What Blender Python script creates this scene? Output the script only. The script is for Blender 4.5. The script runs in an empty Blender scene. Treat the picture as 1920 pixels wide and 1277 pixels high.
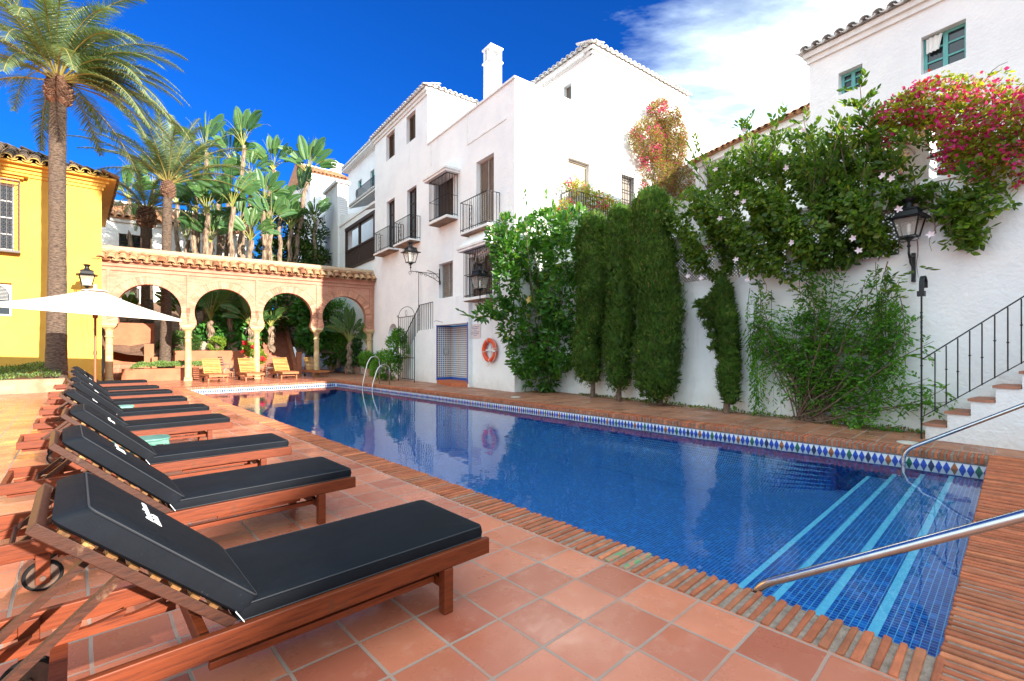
import bpy, bmesh, math, random
import numpy as np
from mathutils import Vector, Matrix
from mathutils.geometry import tessellate_polygon
S = bpy.context.scene
COL = S.collection
R = random.Random(7)
G = np.random.default_rng(11)
PI = math.pi
rad = math.radians
F, CX, HY, CH = 880.0, 960.0, 655.0, 1.35     # focal length in photo pixels, principal column, horizon row, eye height

# ------------------------------------------------------------------ objects
def tag(o, label=None, cat=None, group=None, kind=None):
    for k, v in (('label', label), ('category', cat), ('group', group), ('kind', kind)):
        if v: o[k] = v
    return o
def empty(name, loc=(0, 0, 0), rz=0.0, label=None, cat=None, group=None):
    o = bpy.data.objects.new(name, None); COL.objects.link(o)
    o.empty_display_size = .2
    o.location = loc; o.rotation_euler = (0, 0, rz)
    return tag(o, label, cat, group)
def copy_tree(o, parent=None):
    c = o.copy(); COL.objects.link(c)
    if parent is not None: c.parent = parent
    for ch in [x for x in S.objects if x.parent == o]:
        copy_tree(ch, c)
    return c
def link(name, me, mats, parent=None, loc=None, rz=None, smooth=False, bevel=0, seg=2):
    o = bpy.data.objects.new(name, me); COL.objects.link(o)
    for m in (mats if isinstance(mats, (list, tuple)) else [mats]): me.materials.append(m)
    if parent: o.parent = parent
    if loc is not None: o.location = loc
    if rz is not None: o.rotation_euler = (0, 0, rz)
    if smooth:
        me.shade_smooth()
        if smooth == 'auto': me.set_sharp_from_angle(angle=rad(38))
    if bevel:
        b = o.modifiers.new('b', 'BEVEL'); b.width = bevel; b.segments = seg; b.limit_method = 'ANGLE'
        b.angle_limit = rad(40)
        b.use_clamp_overlap = True
    return o
class MB:
    def __init__(s): s.v = []; s.f = []; s.mi = []; s.m = Matrix.Identity(4); s.k = 0
    def put(s, vs, fs, k=None):
        n = len(s.v); m = s.m
        s.v += [tuple(m @ Vector(p)) for p in vs]
        s.f += [tuple(n + i for i in f) for f in fs]
        s.mi += [s.k if k is None else k] * len(fs)
        return s
    def box(s, x0, x1, y0, y1, z0, z1, k=None):
        x0, x1 = min(x0, x1), max(x0, x1); y0, y1 = min(y0, y1), max(y0, y1); z0, z1 = min(z0, z1), max(z0, z1)
        return s.put([(x0,y0,z0),(x1,y0,z0),(x1,y1,z0),(x0,y1,z0),(x0,y0,z1),(x1,y0,z1),(x1,y1,z1),(x0,y1,z1)],
              [(0,3,2,1),(4,5,6,7),(0,1,5,4),(1,2,6,5),(2,3,7,6),(3,0,4,7)], k)
    def bar(s, a, b, w, h, up=(0,0,1), k=None):     # rectangular bar from a to b
        a = Vector(a); b = Vector(b); d = (b - a).normalized(); u = Vector(up)
        if abs(d.dot(u)) > .98: u = Vector((1,0,0))
        x = d.cross(u).normalized() * (w / 2); y = x.cross(d).normalized() * (h / 2)
        p = [a - x - y, a + x - y, a + x + y, a - x + y, b - x - y, b + x - y, b + x + y, b - x + y]
        return s.put(p, [(3,2,1,0),(4,5,6,7),(0,1,5,4),(1,2,6,5),(2,3,7,6),(3,0,4,7)], k)
    def tube(s, pts, r, n=8, cap=True, k=None):      # r may be a list
        pts = [Vector(p) for p in pts]; rr = r if isinstance(r, (list, tuple)) else [r] * len(pts)
        vs = []; prev = None
        for i, p in enumerate(pts):
            d = (pts[min(i + 1, len(pts) - 1)] - pts[max(i - 1, 0)]).normalized()
            if prev is None:
                u = Vector((0,0,1)) if abs(d.z) < .9 else Vector((1,0,0))
                prev = d.cross(u).normalized()
            x = (prev - d * prev.dot(d)).normalized(); y = d.cross(x); prev = x
            for j in range(n):
                a = 2 * PI * j / n
                vs.append(p + x * (rr[i] * math.cos(a)) + y * (rr[i] * math.sin(a)))
        fs = [(i*n + j, i*n + (j+1) % n, (i+1)*n + (j+1) % n, (i+1)*n + j) for i in range(len(pts)-1) for j in range(n)]
        if cap: fs += [tuple(range(n-1, -1, -1)), tuple((len(pts)-1)*n + j for j in range(n))]
        return s.put(vs, fs, k)
    def lathe(s, prof, n=20, c=(0,0,0), k=None, sq=False):
        vs = []; fs = []
        for r, z in prof:
            for j in range(n):
                a = 2 * PI * (j + (.5 if sq else 0)) / n
                vs.append((c[0] + r*math.cos(a), c[1] + r*math.sin(a), c[2] + z))
        for i in range(len(prof)-1):
            for j in range(n): fs.append((i*n + j, i*n + (j+1) % n, (i+1)*n + (j+1) % n, (i+1)*n + j))
        fs += [tuple(range(n-1, -1, -1)), tuple((len(prof)-1)*n + j for j in range(n))]
        return s.put(vs, fs, k)
    def slab(s, outer, holes, y0, y1, k=None):       # x-z outline with holes, thick from y0 (front) to y1
        polys = [outer] + list(holes)
        tri = tessellate_polygon([[Vector((p[0], p[1], 0)) for p in q] for q in polys])
        flat = [p for q in polys for p in q]; n = len(flat)
        vs = [(p[0], y0, p[1]) for p in flat] + [(p[0], y1, p[1]) for p in flat]
        fs = []
        for t in tri:
            a, b, c = (Vector(flat[i]) for i in t)
            cr = (b - a).cross(c - a) if False else (b.x-a.x)*(c.y-a.y) - (b.y-a.y)*(c.x-a.x)
            t = tuple(t) if cr > 0 else tuple(reversed(t))
            fs.append(t); fs.append(tuple(n + i for i in reversed(t)))
        o = 0
        for qi, q in enumerate(polys):
            ar = sum(q[i][0]*q[(i+1) % len(q)][1] - q[(i+1) % len(q)][0]*q[i][1] for i in range(len(q)))
            for i in range(len(q)):
                j = (i + 1) % len(q); f = (o+i, n+o+i, n+o+j, o+j)
                if (ar > 0) != (qi > 0): f = f[::-1]
                fs.append(f)
            o += len(q)
        return s.put(vs, fs, k)
    def mesh(s, name):
        me = bpy.data.meshes.new(name); me.from_pydata(s.v, [], s.f)
        if any(s.mi): me.polygons.foreach_set('material_index', s.mi)
        me.update(); return me
    def build(s, name, mats, parent=None, **kw): return link(name, s.mesh(name), mats, parent, **kw)
    def at(s, x=0, y=0, z=0, rz=0, rx=0, ry=0, sc=1):
        s.m = Matrix.Translation((x,y,z)) @ Matrix.Rotation(rz,4,'Z') @ Matrix.Rotation(ry,4,'Y') @ Matrix.Rotation(rx,4,'X') @ Matrix.Scale(sc,4)
        return s
def rect(x0, x1, z0, z1): return [(x0,z0),(x1,z0),(x1,z1),(x0,z1)]
class Frame:        # a vertical working plane: origin on the ground, x to the right seen from outside, y into the wall
    def __init__(s, ox, oy, dx, dy):
        l = math.hypot(dx, dy); s.o = (ox, oy); s.d = (dx/l, dy/l); s.a = math.atan2(dy, dx)
    def loc(s, z=0): return (s.o[0], s.o[1], z)
    def w(s, x, y, z=0): return Vector((s.o[0] + s.d[0]*x - s.d[1]*y, s.o[1] + s.d[1]*x + s.d[0]*y, z))
    def hit(s, px, py, y=0.0):                       # photo pixel -> (x, z) on the plane at depth y
        q = (px - CX) / F; p = s.w(0, y)
        t = (q * p.y - p.x) / (s.d[0] - q * s.d[1])
        D = p.y + s.d[1]*t
        return (t, CH + (HY - py) * D / F)
    def X(s, px, y=0.0): return s.hit(px, HY, y)[0]
    def inv(s, p):
        dx, dy = p[0]-s.o[0], p[1]-s.o[1]
        return (dx*s.d[0]+dy*s.d[1], -dx*s.d[1]+dy*s.d[0])
def gp(px, D, z=0): return Vector(((px-CX)/F*D, D, z))
def zat(py, D): return CH + (HY-py)*D/F
VX, VY = .732, .6813
POOL = Frame(1.88, 2.03, VX, VY)            # local x = across the pool, local y = along it
FAC = Frame(.08, 14.75, .745, -1.0)
GAR = Frame(6.7, 7.45, 5.1, -7.3)
ARC = Frame(-16.0, 18.6, 8.65, 5.8)
YEL = Frame(-16.0, 18.3, VX, VY)
RB = Frame(7.61, 12.0, .636, -1.0)
PW, PL, WL = 5.5, 19.8, -.185

# ------------------------------------------------------------------ materials
def mat0(name):
    m = bpy.data.materials.new(name); m.use_nodes = True
    nt = m.node_tree; b = nt.nodes['Principled BSDF']; return m, nt, b
def N(nt, t, **kw):
    n = nt.nodes.new(t)
    for k, v in kw.items():
        if k in n.inputs.keys() if isinstance(k, str) else False: n.inputs[k].default_value = v
        else: setattr(n, k, v)
    return n
def mixc(nt, fac, a, b, mode='MIX'):
    n = nt.nodes.new('ShaderNodeMix'); n.data_type = 'RGBA'; n.blend_type = mode
    for i, v in ((0, fac), (6, a), (7, b)):
        if hasattr(v, 'is_linked') or isinstance(v, bpy.types.NodeSocket): nt.links.new(v, n.inputs[i])
        elif i == 0: n.inputs[0].default_value = v
        else: n.inputs[i].default_value = (*v, 1) if len(v) == 3 else v
    return n.outputs[2]
def math_(nt, op, a, b=None, c=None, clamp=False):
    n = nt.nodes.new('ShaderNodeMath'); n.operation = op; n.use_clamp = clamp
    for i, v in enumerate((a, b, c)):
        if v is None: continue
        if isinstance(v, bpy.types.NodeSocket): nt.links.new(v, n.inputs[i])
        else: n.inputs[i].default_value = v
    return n.outputs[0]
def noise(nt, vec, scale, detail=4, rough=.55, stretch=None):
    if stretch:
        mp = nt.nodes.new('ShaderNodeMapping'); mp.inputs['Scale'].default_value = stretch
        nt.links.new(vec, mp.inputs[0]); vec = mp.outputs[0]
    n = nt.nodes.new('ShaderNodeTexNoise'); n.inputs['Scale'].default_value = scale
    n.inputs['Detail'].default_value = detail; n.inputs['Roughness'].default_value = rough
    nt.links.new(vec, n.inputs['Vector']); return n.outputs[0]
def ramp(nt, fac, stops, interp='LINEAR'):
    n = nt.nodes.new('ShaderNodeValToRGB'); e = n.color_ramp.elements; n.color_ramp.interpolation = interp
    while len(e) < len(stops): e.new(.5)
    for i, (p, c) in enumerate(stops):
        e[i].position = p; e[i].color = (*c, 1) if len(c) == 3 else c
    nt.links.new(fac, n.inputs[0]); return n.outputs[0]
def bumpn(nt, h, b, strength=.3, dist=.01):
    n = nt.nodes.new('ShaderNodeBump'); n.inputs['Strength'].default_value = strength; n.inputs['Distance'].default_value = dist
    nt.links.new(h, n.inputs['Height']); nt.links.new(n.outputs[0], b.inputs['Normal'])
def mat(name, col, rough=.6, col2=None, ns=3, thr=(.35,.65), isl=0, isl2=None, bump=0, bs=40, bd=.01, metal=0, spec=.5, stretch=None, detail=5, coat=0, fac=1.0):
    m, nt, b = mat0(name)
    tc = nt.nodes.new('ShaderNodeTexCoord').outputs['Object']
    c = None
    b.inputs['Base Color'].default_value = (*col, 1)
    if col2:
        n = noise(nt, tc, ns, detail, .6, stretch)
        f = ramp(nt, n, [(thr[0], (0,0,0)), (thr[1], (fac,)*3)])
        c = mixc(nt, f, col, col2)
    if isl or isl2:
        g = nt.nodes.new('ShaderNodeNewGeometry').outputs['Random Per Island']
        if isl2: c = mixc(nt, ramp(nt, g, isl2), (1,1,1), (1,1,1)) if False else (mixc(nt, 1, c if c else (*col,), ramp(nt, g, isl2), 'MULTIPLY'))
        else:
            v = math_(nt, 'MULTIPLY_ADD', g, isl, 1 - isl/2)
            cc = nt.nodes.new('ShaderNodeCombineColor')
            for i in range(3): nt.links.new(v, cc.inputs[i])
            c = mixc(nt, 1, c if c else (*col,), cc.outputs[0], 'MULTIPLY')
    if c: nt.links.new(c, b.inputs['Base Color'])
    b.inputs['Roughness'].default_value = rough; b.inputs['Metallic'].default_value = metal
    b.inputs['Specular IOR Level'].default_value = spec
    if coat: b.inputs['Coat Weight'].default_value = coat
    if bump: bumpn(nt, noise(nt, tc, bs, 5, .6, stretch), b, bump, bd)
    return m
def leafmat(name, c1, c2, c3=None, trans=.35, rough=.45, spec=.4):
    m, nt, b = mat0(name)
    g = nt.nodes.new('ShaderNodeNewGeometry').outputs['Random Per Island']
    tc = nt.nodes.new('ShaderNodeTexCoord').outputs['Object']
    st = [(0, c1), (.75, c2)] + ([(.93, c2), (1, c3)] if c3 else [])
    c = ramp(nt, g, st)
    n = noise(nt, tc, 1.3, 2)
    c = mixc(nt, ramp(nt, n, [(.35, (.0,)*3), (.65, (.5,)*3)]), c, tuple(x*.55 for x in c1))
    nt.links.new(c, b.inputs['Base Color']); b.inputs['Roughness'].default_value = rough
    b.inputs['Specular IOR Level'].default_value = spec
    t = nt.nodes.new('ShaderNodeBsdfTranslucent'); nt.links.new(mixc(nt, 1, c, (1.25, 1.3, .6), 'MULTIPLY'), t.inputs[0])
    mx = nt.nodes.new('ShaderNodeMixShader'); mx.inputs[0].default_value = trans
    out = nt.nodes['Material Output']
    nt.links.new(b.outputs[0], mx.inputs[1]); nt.links.new(t.outputs[0], mx.inputs[2]); nt.links.new(mx.outputs[0], out.inputs[0])
    return m
m_white, nt_, b_ = mat0('white_plaster')
tc_ = nt_.nodes.new('ShaderNodeTexCoord').outputs['Object']
c_ = mixc(nt_, ramp(nt_, noise(nt_, tc_, .7, 6, .65), [(.42,(0,)*3),(.7,(1,)*3)]), (.85,.85,.84), (.74,.75,.76))
c_ = mixc(nt_, ramp(nt_, noise(nt_, tc_, 2.2, 6, .7, (1,1,.16)), [(.60,(0,)*3),(.80,(.65,)*3)]), c_, (.60,.58,.54))
c_ = mixc(nt_, ramp(nt_, noise(nt_, tc_, 5, 8, .75), [(.64,(0,)*3),(.72,(.4,)*3)]), c_, (.68,.66,.62))
sp_ = nt_.nodes.new('ShaderNodeSeparateXYZ'); nt_.links.new(tc_, sp_.inputs[0])
lo_ = math_(nt_, 'MULTIPLY', math_(nt_, 'SUBTRACT', .75, sp_.outputs[2], clamp=True), noise(nt_, tc_, 3, 5, .7)); c_ = mixc(nt_, ramp(nt_, lo_, [(.15,(0,)*3),(.5,(.6,)*3)]), c_, (.55,.48,.42))
nt_.links.new(c_, b_.inputs[0]); b_.inputs['Roughness'].default_value = .85
h_ = math_(nt_, 'ADD', noise(nt_, tc_, 16, 5, .6), math_(nt_, 'MULTIPLY', noise(nt_, tc_, 2.0, 4, .6), 2.2)); bumpn(nt_, h_, b_, .6, .018)
m_whitetrim = mat('white_trim', (.82,.82,.8), .8, (.7,.69,.66), 3, bump=.2)
m_whitebrick = mat('painted_brick', (.8,.8,.79), .8)
m_yellow = mat('yellow_plaster', (.72,.40,.062), .85, (.56,.29,.045), .9, (.4,.75), bump=.5, bs=7, bd=.02, detail=8)
m_orange = mat('orange_plaster', (.46,.17,.085), .85, (.36,.12,.06), 1.6, bump=.5, bs=10)
m_iron = mat('black_iron', (.012,.012,.014), .45, metal=.3)
m_greyiron = mat('grey_iron', (.10,.085,.09), .6)
m_glass = mat('dark_glass', (.02,.025,.03), .04, spec=.8)
m_dark = mat('dark_interior', (.02,.018,.016), .8)
m_teal = mat('teal_paint', (.10,.36,.34), .5, (.14,.42,.40), 4)
m_blind = mat('shutter_brown', (.17,.13,.10), .7, (.10,.08,.06), 8, stretch=(1,1,6))
m_blindgrey = mat('shutter_grey', (.36,.32,.28), .7, (.28,.25,.22), 4)
m_darkwood = mat('dark_wood', (.06,.032,.022), .6, (.035,.02,.015), 6)
m_stone = mat('column_stone', (.58,.43,.23), .7, (.42,.27,.12), 5, bump=.3, bs=25)
m_steel = mat('steel_tube', (.62,.62,.6), .22, (.5,.5,.5), 8, metal=1, bump=.1, bs=120, bd=.001)
m_red = mat('ring_orange', (.80,.09,.025), .45, (.70,.07,.02), 6)
m_rope = mat('rope', (.7,.66,.58), .8)
m_canvas = mat('canvas', (.66,.59,.50), .85, (.58,.50,.42), 2, bump=.15, bs=60)
m_polewood = mat('pole_wood', (.34,.10,.035), .35, (.25,.07,.02), 5, stretch=(8,8,1))
m_green = mat('verdigris', (.20,.42,.34), .6, (.10,.26,.22), 9, bump=.4, bs=30)
m_greend = mat('dark_verdigris', (.05,.16,.13), .55, (.10,.24,.20), 9, bump=.4, bs=30)
m_soil = mat('soil', (.20,.11,.07), .95, (.12,.07,.045), 8, bump=.8, bs=18, bd=.03)
m_pot = mat('terracotta_pot', (.46,.20,.12), .8, (.55,.36,.26), 7)
m_rock = mat('rock', (.42,.34,.26), .9, (.28,.22,.17), 5, bump=.8, bs=9, bd=.03)
m_lampglass, nt_, b_ = mat0('lamp_glass')
b_.inputs['Base Color'].default_value = (.9,.85,.75,1); b_.inputs['Roughness'].default_value = .08
_t = nt_.nodes.new('ShaderNodeBsdfTransparent'); _m = nt_.nodes.new('ShaderNodeMixShader'); _m.inputs[0].default_value = .22
nt_.links.new(_t.outputs[0], _m.inputs[1]); nt_.links.new(b_.outputs[0], _m.inputs[2]); nt_.links.new(_m.outputs[0], nt_.nodes['Material Output'].inputs[0])
m_bulb = mat('bulb_white', (.85,.85,.82), .3)
m_tilec = mat('roof_clay', (.62,.36,.20), .85, (.40,.24,.15), 5, isl2=[(0,(1,.95,.85)),(.35,(.85,.72,.6)),(.7,(1,.85,.7)),(.88,(.7,.45,.35)),(1,(.5,.38,.3))], bump=.6, bs=20)
m_tilepale = mat('roof_clay_pale', (.56,.36,.21), .85, (.30,.16,.09), 4, isl2=[(0,(1,.95,.85)),(.5,(.95,.85,.72)),(.72,(1,.8,.65)),(.86,(.75,.45,.33)),(1,(.45,.3,.24))], bump=.6, bs=20)
m_tilew = mat('roof_white', (.80,.79,.77), .8, (.62,.6,.57), 4, isl=.15)
m_tiley = mat('roof_yellow', (.72,.45,.08), .8, (.45,.30,.10), 4, isl=.25)
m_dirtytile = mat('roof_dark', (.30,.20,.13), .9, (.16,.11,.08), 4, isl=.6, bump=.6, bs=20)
m_cushion, nt_, b_ = mat0('cushion_black'); tc_ = nt_.nodes.new('ShaderNodeTexCoord').outputs['Object']
oi_ = nt_.nodes.new('ShaderNodeObjectInfo').outputs['Random']
c_ = mixc(nt_, ramp(nt_, noise(nt_, tc_, 3, 6, .7), [(.35,(0,)*3),(.7,(1,)*3)]), (.0035,.0050,.0085), (.0075,.0100,.0155))
c_ = mixc(nt_, math_(nt_, 'MULTIPLY', oi_, .35), c_, (.013,.0135,.014)); c_ = mixc(nt_, ramp(nt_, noise(nt_, tc_, 60, 3, .6), [(.70,(0,)*3),(.74,(.35,)*3)]), c_, (.07,.07,.07))
nt_.links.new(c_, b_.inputs[0]); b_.inputs['Roughness'].default_value = .78; b_.inputs['Specular IOR Level'].default_value = .14
h_ = math_(nt_, 'ADD', math_(nt_, 'MULTIPLY', noise(nt_, tc_, 2.4, 2, .4, (1,1.6,1.5)), 1.0), math_(nt_, 'MULTIPLY', noise(nt_, tc_, 300, 2, .6), .05)); bumpn(nt_, h_, b_, .5, .03)
m_piping = mat('piping', (.022,.024,.03), .7)
m_letter = mat('letter_white', (.8,.8,.8), .7)
m_tyre = mat('tyre', (.008,.008,.008), .8, spec=.2)
m_rim = mat('wheel_rim', (.06,.032,.022), .7, (.11,.06,.04), 20)
def woodmat(name, a, b_, c, st):
    m, nt, b = mat0(name)
    tc = nt.nodes.new('ShaderNodeTexCoord').outputs['Object']
    g = noise(nt, tc, 5, 6, .65, st)
    col = ramp(nt, g, [(.3, b_), (.5, a), (.72, tuple(x*1.25 for x in a))])
    w = noise(nt, tc, 3.2, 6, .7)
    col = mixc(nt, ramp(nt, w, [(.62, (0,)*3), (.66, (.75,)*3)]), col, c)
    i = nt.nodes.new('ShaderNodeNewGeometry').outputs['Random Per Island']
    v = math_(nt, 'MULTIPLY_ADD', i, .5, .75); cc = nt.nodes.new('ShaderNodeCombineColor')
    for k in range(3): nt.links.new(v, cc.inputs[k])
    col = mixc(nt, 1, col, cc.outputs[0], 'MULTIPLY')
    nt.links.new(col, b.inputs['Base Color']); b.inputs['Roughness'].default_value = .5; b.inputs['Specular IOR Level'].default_value = .25
    bumpn(nt, g, b, .35, .004); return m
m_wood = woodmat('lounger_wood', (.165,.033,.010), (.07,.013,.006), (.12,.035,.015), (1,14,14))
m_woodback = woodmat('backrest_wood', (.055,.017,.009), (.022,.008,.006), (.15,.08,.045), (3,14,14))
m_slat = woodmat('slat_wood', (.46,.25,.075), (.32,.14,.04), (.5,.3,.12), (14,3,14))
m_slatd = woodmat('old_slat_wood', (.14,.065,.02), (.035,.014,.007), (.34,.20,.07), (14,3,14))
m_slatframe = woodmat('slat_frame_wood', (.33,.12,.045), (.2,.065,.02), (.33,.16,.08), (3,14,14))
# foliage
m_hib = leafmat('leaf_hibiscus', (.035,.14,.020), (.12,.30,.035), (.38,.42,.05), .48, .3, .6)
m_vine = leafmat('leaf_vine', (.045,.13,.018), (.20,.31,.04), (.45,.44,.08), .58, .36, .5)
m_creep = leafmat('leaf_creeper', (.055,.19,.025), (.20,.44,.05), None, .55)
m_cyp = leafmat('leaf_cypress', (.060,.13,.030), (.15,.27,.055), (.30,.34,.09), .5, .6, .2)
m_bough = leafmat('leaf_bougainvillea', (.16,.24,.02), (.46,.48,.04), (.42,.24,.04), .6)
m_boughdry = leafmat('leaf_dry', (.22,.13,.06), (.36,.26,.13), (.20,.24,.04), .3, .8, .1)
m_pink = leafmat('petal_pink', (.62,.02,.14), (.78,.05,.34), (.80,.12,.08), .4)
m_redp = leafmat('petal_red', (.55,.05,.035), (.62,.10,.05), (.62,.22,.06), .3)
m_hibfl = mat('petal_white', (.62,.50,.52), .6)
m_palm = leafmat('leaf_palm', (.08,.14,.055), (.22,.29,.14), (.40,.38,.24), .3, .4, .5)
m_palmdk = leafmat('leaf_palm_dark', (.06,.11,.035), (.15,.20,.07), (.3,.26,.12), .3, .35, .5)
m_rachis = mat('palm_rachis', (.30,.25,.07), .5)
m_strel = leafmat('leaf_strelitzia', (.035,.11,.028), (.11,.22,.065), (.24,.24,.06), .22, .42, .3)
m_petiole = mat('petiole', (.20,.26,.06), .5, (.34,.28,.07), 3)
m_monst = leafmat('leaf_monstera', (.035,.16,.03), (.11,.32,.05), None, .35, .3, .6)
m_shrub = leafmat('leaf_shrub', (.03,.09,.012), (.09,.17,.03), None, .3)
m_lime = leafmat('leaf_lime', (.20,.34,.03), (.32,.45,.06), None, .4)
m_ground = leafmat('leaf_groundcover', (.11,.21,.04), (.24,.36,.10), None, .3)
m_grounddk = leafmat('leaf_groundcover_dark', (.05,.10,.025), (.14,.20,.07), (.30,.16,.22), .3)
m_mag = leafmat('leaf_magnolia', (.03,.08,.012), (.10,.17,.02), (.35,.22,.05), .25, .3, .6)
m_bark = mat('bark', (.20,.13,.09), .9, (.10,.065,.045), 14, bump=.8, bs=30, bd=.02)
m_palmbark = mat('palm_bark', (.20,.135,.095), .95, (.06,.04,.03), 9, (.42,.62), bump=1, bs=10, bd=.09, stretch=(1,1,4.5), detail=8)
m_boot = mat('palm_boots', (.24,.13,.08), .95, (.12,.06,.04), 8, isl=.6, bump=.8, bs=20, bd=.02)
m_fibre = mat('strelitzia_bark', (.38,.27,.18), .95, (.13,.085,.06), 5, (.4,.6), bump=1, bs=12, bd=.05, stretch=(3,3,.5))
# ------------------------------------------------------------------ tiled deck, coping, pool
def tilemat(name, c1, c2, grout, sc=.30, ox=.0, oy=.0, rot=0, mort=.009, rough=.32, wet=True, bw=None):
    m, nt, b = mat0(name); L = nt.links
    tc = nt.nodes.new('ShaderNodeTexCoord').outputs['Object']
    mp = nt.nodes.new('ShaderNodeMapping'); mp.inputs['Location'].default_value = (ox+60*sc, oy+60*sc, 0); mp.inputs['Rotation'].default_value = (0,0,rot)
    L.new(tc, mp.inputs[0])
    wb = nt.nodes.new('ShaderNodeTexNoise'); wb.inputs['Scale'].default_value = 3; L.new(tc, wb.inputs[0])
    va = nt.nodes.new('ShaderNodeVectorMath'); va.operation = 'MULTIPLY_ADD'; va.inputs[1].default_value = (.014,.014,0)
    L.new(wb.outputs['Color'], va.inputs[0]); L.new(mp.outputs[0], va.inputs[2])
    br = nt.nodes.new('ShaderNodeTexBrick'); br.offset = 0; br.squash = 1
    for k, v in (('Scale',1),('Mortar Size',mort),('Mortar Smooth',.25),('Bias',0),('Brick Width',bw or sc),('Row Height',sc)): br.inputs[k].default_value = v
    br.inputs['Color1'].default_value = (*c1,1); br.inputs['Color2'].default_value = (*c2,1); br.inputs['Mortar'].default_value = (*grout,1)
    L.new(va.outputs[0], br.inputs['Vector'])
    c = br.outputs['Color']
    n1 = noise(nt, tc, 2.6, 6, .65); c = mixc(nt, ramp(nt, n1, [(.38,(0,)*3),(.7,(.6,)*3)]), c, tuple(x*.62 for x in c1))
    n2 = noise(nt, tc, 55, 3, .6); c = mixc(nt, ramp(nt, n2, [(.66,(0,)*3),(.72,(.5,)*3)]), c, tuple(x*.35 for x in c1))
    n4 = noise(nt, tc, 7, 5, .7); c = mixc(nt, ramp(nt, n4, [(.55,(0,)*3),(.75,(.42,)*3)]), c, (.60,.33,.23))
    L.new(c, b.inputs['Base Color'])
    n3 = noise(nt, tc, 1.7, 5, .7)
    r = ramp(nt, n3, [(.36,(rough*.45,)*3),(.46,(rough,)*3),(.7,(rough*1.7,)*3)]) if wet else ramp(nt, n3, [(.4,(rough,)*3),(.7,(rough*1.4,)*3)])
    r = math_(nt, 'ADD', r, math_(nt, 'MULTIPLY', br.outputs['Fac'], .45), clamp=True)
    L.new(r, b.inputs['Roughness']); b.inputs['Specular IOR Level'].default_value = .38
    h = math_(nt, 'ADD', math_(nt, 'MULTIPLY', br.outputs['Fac'], -1.0), math_(nt, 'MULTIPLY', noise(nt, tc, 6, 6, .6), .55))
    bumpn(nt, h, b, .45, .008)
    return m
m_deck = tilemat('terracotta_tiles', (.68,.225,.125), (.38,.10,.058), (.34,.27,.22), .30, 0, -.065, mort=.0085, rough=.24)
m_deckfar = tilemat('terracotta_strip', (.46,.19,.10), (.26,.10,.055), (.34,.26,.20), .30, 0, 0, mort=.011, rough=.5, wet=True, bw=.42)
gx = [-150, -.29, PW+.29, 150]; gy = [-150, -1.0, PL+.29, 150]
mb = MB()
vs = [(x,y,0) for y in gy for x in gx]
fs = [(j*4+i, j*4+i+1, (j+1)*4+i+1, (j+1)*4+i) for j in range(3) for i in range(3) if (i,j) != (1,1)]
mb.put(vs, fs, 0); mb.mi = [1 if (f[0] % 4 == 2) else 0 for f in fs]
tag(mb.build('deck', [m_deck, m_deckfar], loc=POOL.loc(0), rz=POOL.a), kind='structure')
# bricks round the pool
m_brick = mat('coping_brick', (.50,.165,.085), .8, (.34,.12,.065), 9, isl2=[(0,(1,.9,.85)),(.3,(.8,.7,.66)),(.55,(1.15,1,.9)),(.8,(.75,.8,.8)),(.92,(1.35,1.35,1.2)),(1,(.55,.55,.55))], spec=.15, bump=.7, bs=45, bd=.006)
m_mortar = mat('coping_mortar', (.36,.27,.21), .95, (.22,.16,.12), 20, bump=1, bs=60, bd=.012)
m_greenp = mat('green_paint_brick', (.13,.26,.11), .7, (.44,.17,.10), 18, (.45,.52))
mb = MB(); p = .062
def brick(x0, x1, y0, y1, k=0):
    j = lambda s: R.uniform(-s, s)
    z = .006 + j(.004); b = -.083 + j(.004); a = j(.004)
    mb.put([(x0+j(.007),y0+j(.003),b),(x1+j(.007),y0+j(.003),b),(x1+j(.007),y1+j(.003),b),(x0+j(.007),y1+j(.003),b),
            (x0+j(.004)+.004,y0+j(.004)+.004,z+j(.004)),(x1+j(.012)-.006,y0+j(.004)+.004,z+j(.003)),(x1+j(.012)-.006,y1+j(.004)-.004,z+j(.003)),(x0+j(.004)+.004,y1+j(.004)-.004,z+j(.004))],
           [(0,3,2,1),(4,5,6,7),(0,1,5,4),(1,2,6,5),(2,3,7,6),(3,0,4,7)], k)
y = 0.0
while y < PL:
    w = p * R.uniform(.55, .74)
    brick(-.285, .03, y, y+w, 2 if 1.42 < y < 1.7 and R.random() < .7 else 0); brick(PW-.03, PW+.285, y, y+w)
    y += p
x = -.285
while x < PW+.285:
    w = p * R.uniform(.6, .76)
    brick(x, x+w, PL-.03, PL+.285)
    for r in range(3): brick(x+(r % 2)*.03, x+(r % 2)*.03+w, -.29-.335*r-.005, .03-.335*r)
    x += p
cop = mb.build('pool_coping', [m_brick, m_mortar, m_greenp], loc=POOL.loc(0), rz=POOL.a, bevel=.007, seg=2); tag(cop, kind='structure')
mb = MB()
for a in ((-.8,.012,-1.6,PL+.8),(PW-.012,PW+.8,-1.6,PL+.8),(.012,PW-.012,-1.6,.012),(.012,PW-.012,PL-.012,PL+.8)):
    mb.box(*a, -.098, -.006)
tag(mb.build('pool_coping_bed', m_mortar, loc=POOL.loc(0), rz=POOL.a), kind='structure')
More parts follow.
